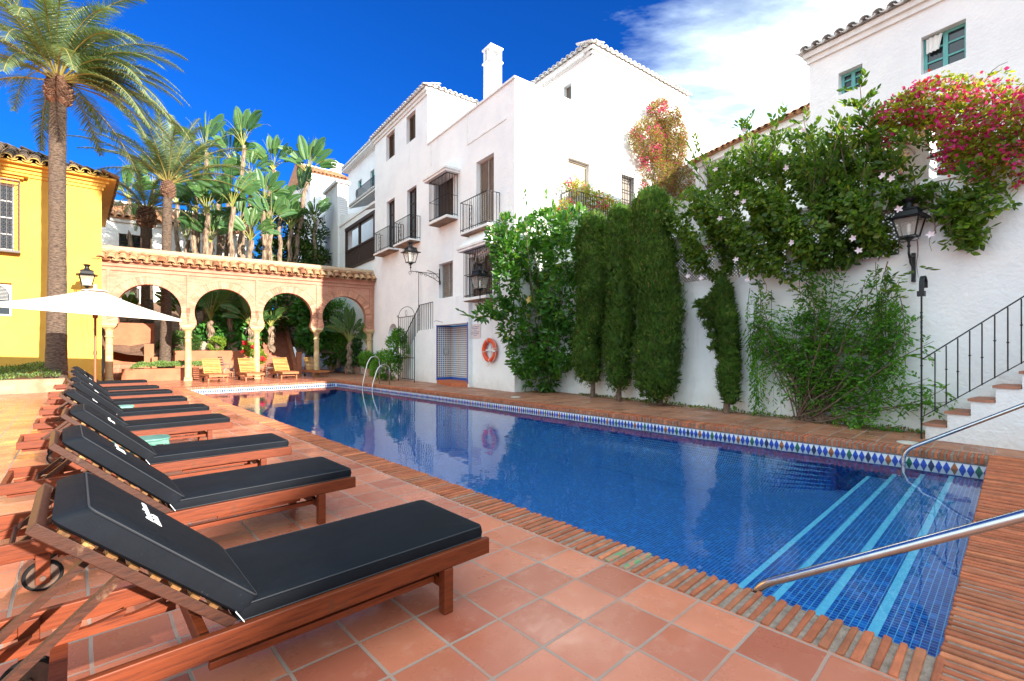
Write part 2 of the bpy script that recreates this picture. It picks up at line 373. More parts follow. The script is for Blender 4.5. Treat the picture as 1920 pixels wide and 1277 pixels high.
# mosaic basin
m_mos, nt, b = mat0('pool_mosaic'); L = nt.links
tc = nt.nodes.new('ShaderNodeTexCoord').outputs['Object']
def mosaic_fac(size=.036, m=.0022):
    sp = nt.nodes.new('ShaderNodeSeparateXYZ'); L.new(tc, sp.inputs[0]); o = []
    for i in range(3):
        f = math_(nt, 'PINGPONG', math_(nt, 'ADD', sp.outputs[i], 40 + .0183), size/2)
        o.append(math_(nt, 'LESS_THAN', f, m))
    ge = nt.nodes.new('ShaderNodeNewGeometry'); s2 = nt.nodes.new('ShaderNodeSeparateXYZ'); L.new(ge.outputs['True Normal'], s2.inputs[0])
    hz = math_(nt, 'GREATER_THAN', math_(nt, 'ABSOLUTE', s2.outputs[2]), .5)
    a = math_(nt, 'MAXIMUM', o[0], o[1]); v = math_(nt, 'MAXIMUM', a, o[2])
    return a, hz
a, hz = mosaic_fac()
cell = nt.nodes.new('ShaderNodeTexWhiteNoise'); sn = nt.nodes.new('ShaderNodeVectorMath'); sn.operation = 'SNAP'; sn.inputs[1].default_value = (.036,.036,.036)
ad = nt.nodes.new('ShaderNodeVectorMath'); ad.operation = 'ADD'; ad.inputs[1].default_value = (.0183,.0183,.0183)
L.new(tc, ad.inputs[0]); L.new(ad.outputs[0], sn.inputs[0]); L.new(sn.outputs[0], cell.inputs[0])
tcol = ramp(nt, cell.outputs[0], [(0,(.001,.032,.25)),(.5,(.002,.058,.36)),(.85,(.005,.12,.52)),(1,(.02,.22,.66))])
big = noise(nt, tc, .5, 3); tcol = mixc(nt, ramp(nt, big, [(.35,(0,)*3),(.7,(.4,)*3)]), tcol, (.001,.040,.27))
c = mixc(nt, math_(nt, 'MULTIPLY', a, hz), tcol, (.22,.50,.70))
L.new(c, b.inputs['Base Color']); b.inputs['Roughness'].default_value = .3
fz = lambda u: -.80 + .002*(u-3)
steps = [(0,-.285),(.38,-.285),(.38,-.315),(.66,-.315),(.66,-.37),(.95,-.37),(.95,-.455),(1.24,-.455),(1.24,-.7),(2.6,fz(2.6)),(PL,fz(PL))]
mb = MB()
vs = [(x,u,z) for x in (0,PW) for u,z in steps]; n = len(steps)
mb.put(vs, [(i,n+i,n+i+1,i+1) for i in range(n-1)])
side = [(0,-.09)] + steps + [(PL,-.09)]
for x in (0,PW):
    o = len(mb.v); mb.v += [(x,u,z) for u,z in side]
    tri = tessellate_polygon([[Vector((u,z,0)) for u,z in side]])
    for t in tri: mb.f.append(tuple(o+i for i in t)); mb.mi.append(0)
mb.put([(0,0,-.09),(PW,0,-.09),(PW,0,-.285),(0,0,-.285)], [(0,1,2,3)])
mb.put([(0,PL,-.09),(PW,PL,-.09),(PW,PL,fz(PL)),(0,PL,fz(PL))], [(0,1,2,3)])
for x0_, s_ in ((0,1),(PW,-1)):
    o = len(mb.v); uu = [1.6]+[1.6+(PL-1.9)*i/20 for i in range(1,21)]; K = 12
    for u in uu:
        for k in range(K+1):
            a = PI/2*k/K; f_ = min(1, max(0,(u-1.6)/.8)+.15); mb.v.append((x0_+s_*(.002+1.3*f_*(1-math.cos(a))), u, (WL-.10)+(fz(u)+.004-(WL-.10))*math.sin(a)))
    for i in range(20):
        for k in range(K): mb.f.append((o+i*(K+1)+k, o+(i+1)*(K+1)+k, o+(i+1)*(K+1)+k+1, o+i*(K+1)+k+1)); mb.mi.append(0)
m_stripe = mat('step_nosing', (.32,.72,.90), .4, (.22,.62,.82), 20)
for i,(u,z) in enumerate([(.38,-.285),(.66,-.315),(.95,-.37),(1.24,-.455)]):
    mb.box(.004, PW-.004, u-.048+.002*i, u+.004, z-.02, z+.004, 1)
tag(mb.build('pool_basin', [m_mos, m_stripe], loc=POOL.loc(0), rz=POOL.a), kind='structure')
# glazed band of stepped diamonds under the coping
dm = [mat('diamond_'+nme, c_, .25, spec=.6) for nme, c_ in (('blue',(.01,.06,.42)),('green',(.01,.13,.08)),('rust',(.34,.10,.03)),('navy',(.008,.02,.09)))]
m_band = mat('band_white', (.78,.79,.80), .25, (.66,.68,.70), 6, spec=.6)
mb = MB(); zb, zt = -.265, -.105; hw = .033
def diamond(pos, nrm, along, k):
    zc = (zb+zt)/2; h = (zt-zb)/2-.004; pts = []; st = 5
    for i in range(st): a = hw*(1-i/st); pts += [(a, h*i/st), (a, h*(i+1)/st)]
    q = pts + [(-x, z) for x, z in reversed(pts)]; q = q + [(-x, -z) for x, z in pts][0:0]
    lo = [(-x, -z) for x, z in pts] + [(x, -z) for x, z in reversed(pts)]
    for poly in (q, lo):
        V = [tuple(Vector(pos) + Vector(nrm)*.0045 + Vector(along)*x + Vector((0,0,zc+z))) for x, z in poly]
        mb.put(V, [tuple(range(len(V)))], k)
seq = [1,2,1,4,1,3]
pt = .0745
for x, nn in ((0,(1,0,0)),(PW,(-1,0,0))):
    s = 1 if x == 0 else -1
    mb.box(x, x+s*.003, .002, PL-.002, zb, zt, 0)
    for i in range(int(PL/pt)):
        if x == 0 and i*pt < 6: continue
        diamond((x, (i+.5)*pt, 0), nn, (0,1,0), seq[(i*7+i//3) % 6])
for y, nn in ((0,(0,1,0)),(PL,(0,-1,0))):
    s = 1 if y == 0 else -1
    mb.box(.004, PW-.004, y, y+s*.003, zb, zt, 0)
    for i in range(int(PW/pt)): diamond(((i+.5)*pt, y, 0), nn, (1,0,0), seq[(i*7+i//3) % 6])
tag(mb.build('pool_tile_band', [m_band]+dm, loc=POOL.loc(0), rz=POOL.a), kind='structure')
# skimmer mouths: dark slots cut in the band
# water
m_water, nt, b = mat0('water'); nt.nodes.remove(b); L = nt.links
tr = nt.nodes.new('ShaderNodeBsdfTransparent'); tr.inputs[0].default_value = (.72,.93,1,1)
gl = nt.nodes.new('ShaderNodeBsdfGlossy'); gl.inputs['Roughness'].default_value = .012; gl.inputs[0].default_value = (1,1,1,1)
fr = nt.nodes.new('ShaderNodeFresnel'); fr.inputs[0].default_value = 1.33
tc = nt.nodes.new('ShaderNodeTexCoord').outputs['Object']
h = math_(nt, 'ADD', math_(nt, 'MULTIPLY', noise(nt, tc, 2.2, 2, .5), .8), math_(nt, 'MULTIPLY', noise(nt, tc, 9, 2, .5), .13))
bp = nt.nodes.new('ShaderNodeBump'); bp.inputs['Strength'].default_value = .10; bp.inputs['Distance'].default_value = .045
L.new(h, bp.inputs['Height']); L.new(bp.outputs[0], fr.inputs['Normal']); L.new(bp.outputs[0], gl.inputs['Normal'])
mx = nt.nodes.new('ShaderNodeMixShader'); L.new(fr.outputs[0], mx.inputs[0]); L.new(tr.outputs[0], mx.inputs[1]); L.new(gl.outputs[0], mx.inputs[2])
L.new(mx.outputs[0], nt.nodes['Material Output'].inputs[0])
mb = MB(); mb.put([(0,0,WL),(PW,0,WL),(PW,PL,WL),(0,PL,WL)], [(0,1,2,3)])
tag(mb.build('water', m_water, loc=POOL.loc(0), rz=POOL.a), kind='structure')
# turquoise discs on the pool floor, pale lids on the deck
m_turq = mat('turquoise_plastic', (.15,.65,.60), .4); m_lid = mat('lid_cream', (.66,.62,.54), .5, (.5,.45,.38), 12)
for i,(x,u,l) in enumerate([(4.59,7.34,'turquoise round drain cover on the pool floor below the reflected lifebuoy'),(4.7,14.9,'turquoise round drain cover on the pool floor below the pool ladder'),(5.1,18.2,'small turquoise drain cover on the pool floor close to the far end')]):
    mb = MB(); z = fz(u); mb.lathe([(.02,.02),(.13,.018),(.15,.006),(.15,0)][::-1], 24)
    p = POOL.w(x, u, z); tag(mb.build('drain_cover', m_turq, loc=p, smooth=False), l, 'drain cover', 'drain covers on the pool floor')
for px,py,l in ((1704,831,'cream round skimmer lid in the brick deck beside the far steel handrail'),(967,745,'cream round skimmer lid in the deck in front of the white building corner')):
    D = 1188/(py-655); mb = MB(); mb.lathe([(.14,.002),(.14,.012),(.12,.016),(.02,.016)], 28)
    tag(mb.build('skimmer_lid', m_lid, loc=((px-960)/880*D, D, 0)), l, 'skimmer lid', 'skimmer lids in the far deck')
# ------------------------------------------------------------------ steel rails
def arcpts(c, r, a0, a1, n, ax, ay):
    return [Vector(c) + Vector(ax)*(r*math.cos(a0+(a1-a0)*i/n)) + Vector(ay)*(r*math.sin(a0+(a1-a0)*i/n)) for i in range(n+1)]
def smoothpath(pts, r=.1, n=5):
    out = [Vector(pts[0])]
    for i in range(1, len(pts)-1):
        p, a, b = Vector(pts[i]), Vector(pts[i-1]), Vector(pts[i+1])
        da = (a-p).normalized(); db = (b-p).normalized(); rr = min(r, (a-p).length/2, (b-p).length/2)
        for k in range(n+1):
            t = k/n; out.append((p+da*rr)*(1-t)**2 + p*2*t*(1-t) + (p+db*rr)*t*t)
    return out + [Vector(pts[-1])]
def rail(x, lbl):
    e = empty('handrail', POOL.w(x, -1.9, 0), POOL.a, lbl, 'handrail', 'steel handrails at the pool steps')
    path = [(0, 2.72, -.52), (0, 2.72, -.0), (0, 1.30, .92), (0, .12, .93), (0, 0, .80), (0, 0, .005)]
    MB().tube(smoothpath(path, .14, 8), .0235, 16).build('tube', m_steel, e, smooth=True)
    MB().lathe([(.06,0.004),(.06,.012),(.03,.03),(.0245,.03)], 20).build('base_flange', m_steel, e, smooth=False)
rail(.05, 'thick steel handrail slanting up out of the pool steps, nearest the camera')
rail(PW-.17, 'slim looking steel handrail on the far side of the pool steps')
# ladder
e = empty('pool_ladder', POOL.w(PW-.05, 16.15, 0), POOL.a, 'polished steel pool ladder of two hoops at the far right pool edge', 'ladder')
for y, h in ((0, .76), (.8, 1.06)):
    path = [(-.10, y, -.78), (-.10, y, .0), (.10, y, h*.8), (.26, y, h), (.46, y, h), (.6, y, h*.86), (.60, y, 0)]
    MB().tube(smoothpath(path, .16, 6), .022, 12).build('hoop', m_steel, e, smooth=True)
for z in (-.70,-.50): MB().box(-.14,-.06,.0,.8,z,z+.02).build('rung', m_steel, e)
# ------------------------------------------------------------------ building kit
def tiles(mb, O, ax, up, n, rows, pitch, rl, r, k=0, pans=True, jit=.01, seg=5):
    O = Vector(O); ax = Vector(ax).normalized(); up = Vector(up).normalized(); nr = ax.cross(up).normalized()
    if nr.z < 0: nr = -nr
    for i in range(n):
        for j in range(rows):
            for cov in ((1, 0) if pans else (1,)):
                c0 = O + ax*(pitch*(i + (.5 if cov else 0)) + R.uniform(-jit, jit)) + up*(rl*j - (0 if cov else .02) + R.uniform(-jit, jit)) + nr*(.028 if cov else .0)
                c1 = c0 + up*(rl*1.12) - nr*.012; vs = []
                for c, rr in ((c0, r*(1.08 if cov else .95)), (c1, r*(.86 if cov else 1.05))):
                    for q in range(seg+1):
                        a = PI*q/seg
                        if cov: vs.append(c + ax*(rr*math.cos(a)) + nr*(rr*.8*math.sin(a)))
                        else: vs.append(c + ax*(rr*math.cos(a)) + nr*(-rr*.5*math.sin(a) + .03))
                    for q in range(seg, -1, -1):
                        a = PI*q/seg; r2 = rr - .016
                        if cov: vs.append(c + ax*(r2*math.cos(a)) + nr*(r2*.8*math.sin(a)))
                        else: vs.append(c + ax*(r2*math.cos(a)) + nr*(-r2*.5*math.sin(a) + .03 + .012))
                m = 2*(seg+1)
                fs = [(q, (q+1) % m, m+(q+1) % m, m+q) for q in range(m)]
                fs += [(q, m-1-q, m-2-q, q+1) for q in range(seg)]
                mb.put(vs, fs, k)
def eave(mbw, mbt, x0, x1, y, z, n=None, over=.22, pitch=.26, kt=0, slope=.35):
    "cornice steps and one row of tile ends along local x, facing -y, wall face at y"
    mbw.box(x0-.04, x1+.04, y-.06, y+.1, z-.26, z-.13); mbw.box(x0-.10, x1+.10, y-.13, y+.1, z-.13, z)
    L = x1-x0+.3; nn = int(L/pitch); p = L/nn
    tiles(mbt, (x0-.15, y-over, z+.02), (1,0,0), (0,1,slope), nn, 2, p, .4, p*.40, kt)
def railing(mb, pts, z0, h, gap=.12, r=.008, k=0, mid=False):
    P = [Vector((a, b, z0)) for a, b in pts]; up = Vector((0,0,h))
    for a, b in zip(P, P[1:]):
        n = max(1, round((b-a).length/gap))
        for i in range(n+1): q = a+(b-a)*i/n; mb.tube([q, q+up], r*1.25, 5, k=k)
        mb.bar(a+up, b+up, .035, .015, k=k); mb.bar(a+Vector((0,0,.08)), b+Vector((0,0,.08)), .02, .02, k=k)
        if mid: mb.bar(a+up*.5, b+up*.5, .02, .012, k=k)
    return mb
def scroll(mb, c, w, h, ax=(1,0,0), r=.006):
    c = Vector(c); ax = Vector(ax)
    for s in (-1, 1):
        for t in (-1, 1):
            mb.tube([c + ax*(s*w/2*math.sin(PI*q/8)*(1-.4*q/8)) + Vector((0,0,t*h/2*(q/8))) for q in range(9)], r, 4)
            mb.tube([c + ax*(s*w*.28) + Vector((0,0,t*h*.2)) + ax*(.03*math.cos(q*.9)) + Vector((0,0,.03*math.sin(q*.9))) for q in range(8)], r, 4)
def shutter(par, x0, x1, z0, z1, y=.16, m=None, name='window', slats=True, mid=True):
    mb = MB(); w = .05
    mb.box(x0+.001, x0+w, y, y+.06, z0, z1); mb.box(x1-w, x1-.001, y, y+.06, z0, z1); mb.box(x0+w, x1-w, y, y+.06, z1-w, z1); mb.box(x0+w, x1-w, y, y+.06, z0, z0+w)
    f = mb.build(name, m or m_blind, par)
    s = MB()
    if slats:
        n = max(4, int((z1-z0)/.075))
        for i in range(n): z = z0+w+(z1-z0-2*w)*(i+.5)/n; s.bar((x0+w, y+.03, z), (x1-w, y+.03, z), .012, .06, (0,.8,.6))
        s.box(x0+w, x1-w, y+.055, y+.06, z0+w, z1-w)
        if mid: s.box((x0+x1)/2-.02, (x0+x1)/2+.02, y-.004, y+.05, z0+w, z1-w)
        s.build('slats', m or m_blind, f)
    else: MB().box(x0+w, x1-w, y+.03, y+.04, z0+w, z1-w).build('pane', m or m_blind, f)
    return f
def casement(par, x0, x1, z0, z1, y=.14, m=None, nx=2, nz=3, name='window', back=m_glass):
    mb = MB(); w = .06
    mb.box(x0+.001, x0+w, y, y+.06, z0, z1); mb.box(x1-w, x1-.001, y, y+.06, z0, z1); mb.box(x0+w, x1-w, y, y+.06, z1-w, z1); mb.box(x0+w, x1-w, y, y+.06, z0, z0+w)
    f = mb.build(name, m or m_teal, par); s = MB()
    for i in range(1, nx): x = x0+(x1-x0)*i/nx; s.box(x-.04, x+.04, y+.002, y+.05, z0+w, z1-w)
    for i in range(1, nz): z = z0+(z1-z0)*i/nz; s.box(x0+w, x1-w, y+.012, y+.04, z-.018, z+.018)
    s.build('glazing_bar', m or m_teal, f)
    MB().box(x0+w, x1-w, y+.042, y+.05, z0+w, z1-w).build('pane', back, f)
    return f
def arch(xc, z0, zs, hw, n=14, back=0):
    return [(xc-hw, z0), (xc+hw, z0)] + [(xc+hw*math.cos(PI*i/n), zs+hw*math.sin(PI*i/n)) for i in range(n+1)]
# ------------------------------------------------------------------ lanterns
def lantern_body(e):
    fr = MB()
    tw, bw, h = .21, .135, .37
    for sx in (-1,1):
        for sy in (-1,1): fr.bar((sx*bw, sy*bw, 0), (sx*tw, sy*tw, h), .022, .022)
    for w, z in ((bw, 0), (tw, h)):
        for s in (-1,1):
            fr.bar((-w-.012, s*w, z), (w+.012, s*w, z), .026, .026); fr.bar((s*w, -w, z), (s*w, w, z), .024, .024)
    q = math.sqrt(2)
    fr.lathe([(.29*q, h), (.30*q, h+.02), (.20*q, h+.05), (.17*q, h+.15), (.19*q, h+.16), (.18*q, h+.18), (.09*q, h+.22)], 4, sq=True)
    fr.lathe([(.10, h+.20), (.07, h+.27), (.06, h+.32), (.10, h+.37), (.115, h+.40), (.09, h+.41)], 14)
    fr.lathe([(.02, -.22), (.035, -.19), (.02, -.15), (.03, -.08), (.09, -.04), (.12, -.012)], 10)
    for sx in (-1,1): fr.tube([(sx*.14, 0, -.01), (sx*.16, 0, -.07), (sx*.09, 0, -.10), (sx*.03, 0, -.08)], .008, 5)
    fr.build('lantern_frame', m_iron, e)
    g = MB(); t2, b2 = tw-.004, bw-.004
    for s in (-1,1):
        g.put([(-b2, s*b2, .012), (b2, s*b2, .012), (t2, s*t2, h-.012), (-t2, s*t2, h-.012)], [(0,1,2,3)])
        g.put([(s*b2, -b2, .012), (s*b2, b2, .012), (s*t2, t2, h-.012), (s*t2, -t2, h-.012)], [(0,1,2,3)])
    g.build('glass', m_lampglass, e)
    bb = MB(); bb.tube([(0,0,.03),(0,0,.09)], .018, 8); bb.tube([(0,0,.09),(0,0,.10),(0,0,.25),(0,0,.265)], [.02,.034,.034,.02], 12); bb.build('bulb', m_bulb, e)
def lantern(p, rz, reach, lbl, style='arm', sc=1):
    "local -y points away from the wall; the wall is at y=+reach"
    e = empty('wall_lantern', p, rz, lbl, 'lantern', 'black wall lanterns'); lantern_body(e); e.scale = (sc,)*3; reach /= sc
    b = MB()
    if style == 'arm':
        b.tube([(0,0,-.2),(0,0,-.30),(0,.04,-.33)], .014, 6); b.bar((0,.0,-.33), (0,reach,-.33), .03, .02)
        b.bar((0,reach-.02,-.75), (0,reach-.02,-.12), .03, .03)
        b.tube([(0,reach*.25,-.35)] + [(0, reach*(.25+.72*t/8), -.35-.3*(t/8)**1.7) for t in range(1,9)], .012, 6)
        b.tube([(0, reach*.55+reach*.48*math.sin(PI*.5*t/8), -.24 + .0*t - .5*(1-math.cos(PI*.5*t/8))) for t in range(9)], .014, 6)
        for k in range(4):
            c = reach*(.35+.16*k); r_ = .05+.012*k
            b.tube([(0, c+r_*math.cos(a*.7), -.35-r_*.9+r_*math.sin(a*.7)) for a in range(10)], .008, 5)
        b.tube([(0,-.02+.06*math.cos(a*.7),-.40+.05*math.sin(a*.7)) for a in range(9)], .01, 5)
    else:
        b.tube([(0,0,-.2),(0,.0,-.34),(0,.08,-.42)], [.02,.022,.03], 8)
        b.bar((0,reach-.04,-.9), (0,reach-.04,-.30), .07, .06); b.bar((0,.08,-.40),(0,reach,-.36),.045,.03)
        b.tube([(0,.06,-.40),(0,.10,-.52),(0,reach-.06,-.62)], .02, 6)
        for a in range(3): b.bar((0,reach-.085,-.45-.15*a),(0,reach-.085,-.52-.15*a),.05,.03)
    b.build('bracket', m_iron, e)
    return e
# ------------------------------------------------------------------ main white building (facade in shade, right flank in the sun)
FE = Frame(.08, 14.75, -FAC.d[1], FAC.d[0])
H = FAC.hit
xa, xb = FAC.X(802), FAC.X(703); zp, zt2 = 9.86, 12.25
main = empty('white_building', FAC.loc(), FAC.a, 'tall white building with wrought iron balconies, white tiled eaves and a slim chimney', 'building')
def hole(f, px0, py0, px1, py1, y=0):
    a = f.hit(px0, py0, y); b = f.hit(px1, py1, y); return a[0], b[0], b[1], a[1]
ops = {}
def zz(px, py, y=0): return H(px, py, y)[1]
ops['w1'] = (FAC.X(724), FAC.X(740), zz(732,297), zz(732,248)); ops['w2'] = (FAC.X(762), FAC.X(779), zz(770,265), zz(770,213))
z_b1 = zz(729,463,-.5); z_b2 = zz(768,446,-.5)
ops['d1'] = (FAC.X(725), FAC.X(740), z_b2, zz(732,375)); ops['d2'] = (FAC.X(763), FAC.X(781), z_b2, zz(772,352))
z_cg = zz(838,401,-.5); ops['c1'] = (FAC.X(815), FAC.X(850), z_cg+.1, zz(832,335))
z_b3 = zz(914,417,-.5); ops['d3'] = (FAC.X(893), FAC.X(926), z_b3, zz(910,295))
ops['w3'] = (FAC.X(823), FAC.X(849), zz(836,558), zz(836,492))
z_c2 = zz(870,560,-.45); ops['c2'] = (FAC.X(880), FAC.X(922), z_c2+.1, zz(900,478))
YB = -.15; nx0, nx1 = FAC.X(819,YB), FAC.X(877,YB); nz0, nz1 = .14, zz(845,608,YB)
ops['n'] = (nx0-.02, nx1+.02, 0.0, nz1)
ax0, ax1 = FAC.X(728), FAC.X(746)
holes = [rect(a,b,c,d) for k,(a,b,c,d) in ops.items() if k != 'n']
holes.append(arch((ax0+ax1)/2, .9, 2.0, (ax1-ax0)/2)[0:])
outer = [(xb,0),(nx0-.02,0),(nx0-.02,nz1),(nx1+.02,nz1),(nx1+.02,0),(0,0),(0,zp),(xa,zp),(xa,zt2),(xb,zt2)]
mb = MB(); mb.slab(outer, holes, 0, .42)
mb.at(rz=PI/2)
ey = lambda px: FE.hit(px, 655)[0]
e1 = (ey(1065), ey(1106), FE.hit(1085,385)[1], FE.hit(1085,301)[1]); e2 = (ey(1165), ey(1190), FE.hit(1178,402)[1], FE.hit(1178,330)[1])
yB, yC = 3.48, 9.23
mb.slab([(.42,0),(12.2,0),(12.2,10.9),(11.2,11.7),(yC,12.0),(yC,zt2-.05),(yB,zt2-.05),(yB,zp),(.42,zp)], [rect(*e1), rect(*e2)], 0, .42)
mb.at(x=xa, rz=PI/2); mb.slab(rect(.42,6.5,zp-.6,zt2), [], 0, .3)
mb.at(); bw1 = hole(FAC,1057,164,1071,185,yB)
mb.slab(rect(-9,-.42,zp-.6,zt2-.05), [rect(*bw1)], yB, yB+.3)
mb.box(xb, xb+.3, .42, 6.5, 3, zt2); mb.box(xa, -.42, .42, yB, zp-1.0, zp-.62)
mb.build('wall', m_white, main)
tr = MB()      # raised parapet caps, string courses, cornices
tr.box(xa+.002, .05, -.05, .46, zp, zp+.07); tr.box(-.42, .05, .46, yB, zp, zp+.07)
pxa, pxb = FAC.X(876), FAC.X(950)
tr.box(pxa, pxa+.07, -.02, .0, zz(876,273), zz(876,210)); tr.box(pxa+.07, pxb, -.02, .0, zz(876,273), zz(876,273)+.05)
tr.box(FAC.X(808), FAC.X(808)+.06, -.018, 0, zz(808,312), zz(808,265))
tl = MB()
eave(tr, tl, xb, xa, 0, zt2)
tr.at(x=xa, rz=PI/2); tl.at(x=xa, rz=PI/2); eave(tr, tl, .15, 6.5, 0, zt2)
tr.at(rz=PI/2); tl.at(rz=PI/2); eave(tr, tl, yB, yC, 0, zt2-.05)
tr.at(); tl.at(); eave(tr, tl, -7, -.02, yB, zt2-.05)
tr.build('cornice', m_whitetrim, main); tl.build('roof_tiles', m_tilew, main)
rf = MB(); rf.put([(xb,.1,zt2+.1),(xa,.1,zt2+.1),(xa,6.5,zt2+.1),(xb,6.5,zt2+.1),(xb+2,3.2,zt2+.9),(xa-2,3.2,zt2+.9)], [(0,1,5,4),(1,2,5),(2,3,4,5),(3,0,4)])
rf.put([(-9,yB+.1,zt2+.05),(-.1,yB+.1,zt2+.05),(-.1,yC,zt2+.05),(-9,yC,zt2+.05),(-6,6.4,zt2+1),(-2.8,6.4,zt2+1)], [(0,1,5,4),(1,2,5),(2,3,4,5),(3,0,4)])
rf.build('roof', m_tilew, main)
ch = MB(); cx, cy, cw = -5.25, 2.75, .29; zc = zat(95, 20.8)
ch.box(cx-cw, cx+cw, cy-cw, cy+cw, 9.3, zc-.75); ch.box(cx-cw-.05, cx+cw+.05, cy-cw-.05, cy+cw+.05, zc-.75, zc-.68)
for sx in (-1,1):
    for sy in (-1,1): ch.box(cx+sx*cw, cx+sx*(cw-.12), cy+sy*cw, cy+sy*(cw-.12), zc-.68, zc-.15)
ch.box(cx-.04,cx+.04,cy-cw+.01,cy+cw-.01,zc-.68,zc-.15)
ch.box(cx-cw-.05, cx+cw+.05, cy-cw-.05, cy+cw+.05, zc-.15, zc-.08)
ch.put([(cx-cw,cy-cw,zc-.08),(cx+cw,cy-cw,zc-.08),(cx+cw,cy+cw,zc-.08),(cx-cw,cy+cw,zc-.08),(cx,cy,zc+.12)], [(0,1,4),(1,2,4),(2,3,4),(3,0,4)])
ch.build('chimney', m_white, main)
shutter(main, *ops['w1']); shutter(main, *ops['w2'])
casement(main, *ops['d1'], m=m_darkwood, nx=2, nz=4, name='balcony_door'); casement(main, *ops['d2'], m=m_darkwood, nx=2, nz=4, name='balcony_door')
shutter(main, *ops['d3'], m=m_blindgrey, name='balcony_door', mid=True); shutter(main, *ops['w3'], m=m_blindgrey)
shutter(main, *ops['c1'], m=m_blind); shutter(main, *ops['c2'], m=m_blind)
gE = empty('x'); 
for k_, (a, b, c, d) in (('b', e1), ('g', e2)):
    mb = MB().at(rz=PI/2)
    mb.box(a, b, .2, .24, c, d)
    w = mb.build('window', m_blindgrey if k_ == 'g' else mat('canvas_blind', (.44,.36,.28), .8, (.38,.31,.24), 3), main)
    mb = MB().at(rz=PI/2)
    if k_ == 'b':
        for x in (a, b-.05): mb.box(x, x+.05, .14, .2, c, d)
        mb.box(a+.05, b-.05, .14, .2, d-.05, d); mb.bar(((a+.05), .17, (c+d)/2), (b-.05, .17, d-.1), .02, .03); mb.build('blind_frame', m_blindgrey, w)
    else:
        for i in range(8): x = a+(b-a)*(i+.5)/8; mb.tube([(x,.06,c),(x,.06,d)], .014, 5)
        for i in range(4): z = c+(d-c)*(i+.5)/4; mb.bar((a,.06,z),(b,.06,z), .012, .03)
        mb.build('window_grille', m_iron, w)
bpy.data.objects.remove(gE)
MB().box(bw1[0], bw1[1], yB+.15, yB+.2, bw1[2], bw1[3]).build('window', m_blind, main)
aw = MB(); aw.box(bw1[0]-1.5, bw1[1]+.8, yB-.16, yB-.02, zz(1075,118,yB)-.12, zz(1075,118,yB)+.0); aw.build('awning_box', m_whitetrim, main)
def balcony(x0, x1, z, out=.5, h=1.0, sc=True):
    s = MB(); s.box(x0, x1, -out, -.001, z-.07, z); b = s.build('balcony', m_whitetrim, main)
    u = MB(); n = 5
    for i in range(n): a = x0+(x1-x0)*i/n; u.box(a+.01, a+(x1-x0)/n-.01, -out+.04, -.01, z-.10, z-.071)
    u.build('underside_tiles', m_dirtytile, b)
    r = railing(MB(), [(x0+.02,-.01),(x0+.02,-out+.02),(x1-.02,-out+.02),(x1-.02,-.01)], z, h)
    if sc: scroll(r, ((x0*.6+x1*.4), -out+.02, z+h*.5), .22, h*.8)
    r.build('railing', m_iron, b)
balcony(FAC.X(700,-.5), FAC.X(729,-.5), z_b2)
balcony(FAC.X(737,-.5), FAC.X(768,-.5), z_b2)
balcony(FAC.X(862,-.5), FAC.X(914,-.5), z_b3, h=1.05)
def cage(x0, x1, z0, z1, out, top, lm=.12):
    s = MB(); s.box(x0-.05, x1+.05, -out-.05, -.001, z0-.09, z0); b = s.build('window_sill', m_whitetrim, main)
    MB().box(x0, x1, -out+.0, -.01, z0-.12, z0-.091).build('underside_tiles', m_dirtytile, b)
    r = MB()
    P = [(x0,-.01),(x0,-out),(x1,-out),(x1,-.01)]
    railing(r, P, z0, z1-z0, .11, .009, mid=True); r.build('window_cage', m_iron, b)
    h = MB(); w = .16
    h.box(x0-w, x1+w, -out-w, -.001, z1+.01, z1+.09); h.box(x0-w-.04, x1+w+.04, -out-w-.04, -.001, z1+.09, z1+.17)
    h.put([(x0-w,-out-w,z1+.17),(x1+w,-out-w,z1+.17),(x1+w,-.001,z1+.17),(x0-w,-.001,z1+.17),(x0+.3,-.001,z1+.17+top),(x1-.25,-.001,z1+.17+top)], [(0,1,5,4),(1,2,5),(3,0,4),(4,5,2,3)])
    h.build('canopy', m_whitetrim, main)
cage(FAC.X(805,-.45), FAC.X(838,-.45), z_cg, zz(838,323,-.45), .45, .45)
cage(FAC.X(870,-.45), FAC.X(912,-.45), z_c2, zz(870,474,-.45), .45, .75)
# landing block, outer stair, shower niche
blk = MB(); bz = zz(830,560,YB)
bx0, bx1 = FAC.X(812,YB), nx1+.06
blk.slab([(bx0,0),(nx0,0),(nx0,nz1),(nx1,nz1),(nx1,0),(bx1,0),(bx1,bz-.1),(bx1-.15,bz),(bx0,bz)], [], YB, -.002)
sp = [H(738,711,YB),H(814,722,YB),H(814,616,YB),H(785,620,YB),H(749,683,YB),H(742,704,YB)]
sp[0] = (sp[0][0],0); sp[1] = (bx0-.002,0); sp[2] = (bx0-.002, sp[2][1])
blk.slab(sp, [], YB, -.002)
blk.build('stair_wall', m_white, main)
xc, yc = nx0+.001, .52
nic = MB()
tm = [mat('shower_'+n_, c_, .3, spec=.6) for n_, c_ in (('white',(.72,.72,.70)),('blue',(.02,.10,.42)),('red',(.30,.035,.015)),('green',(.01,.12,.06)),('black',(.01,.01,.012)))]
ORD = [2,3,1,1,3,2,4,2,3,1,1,3,2,4,2,3]
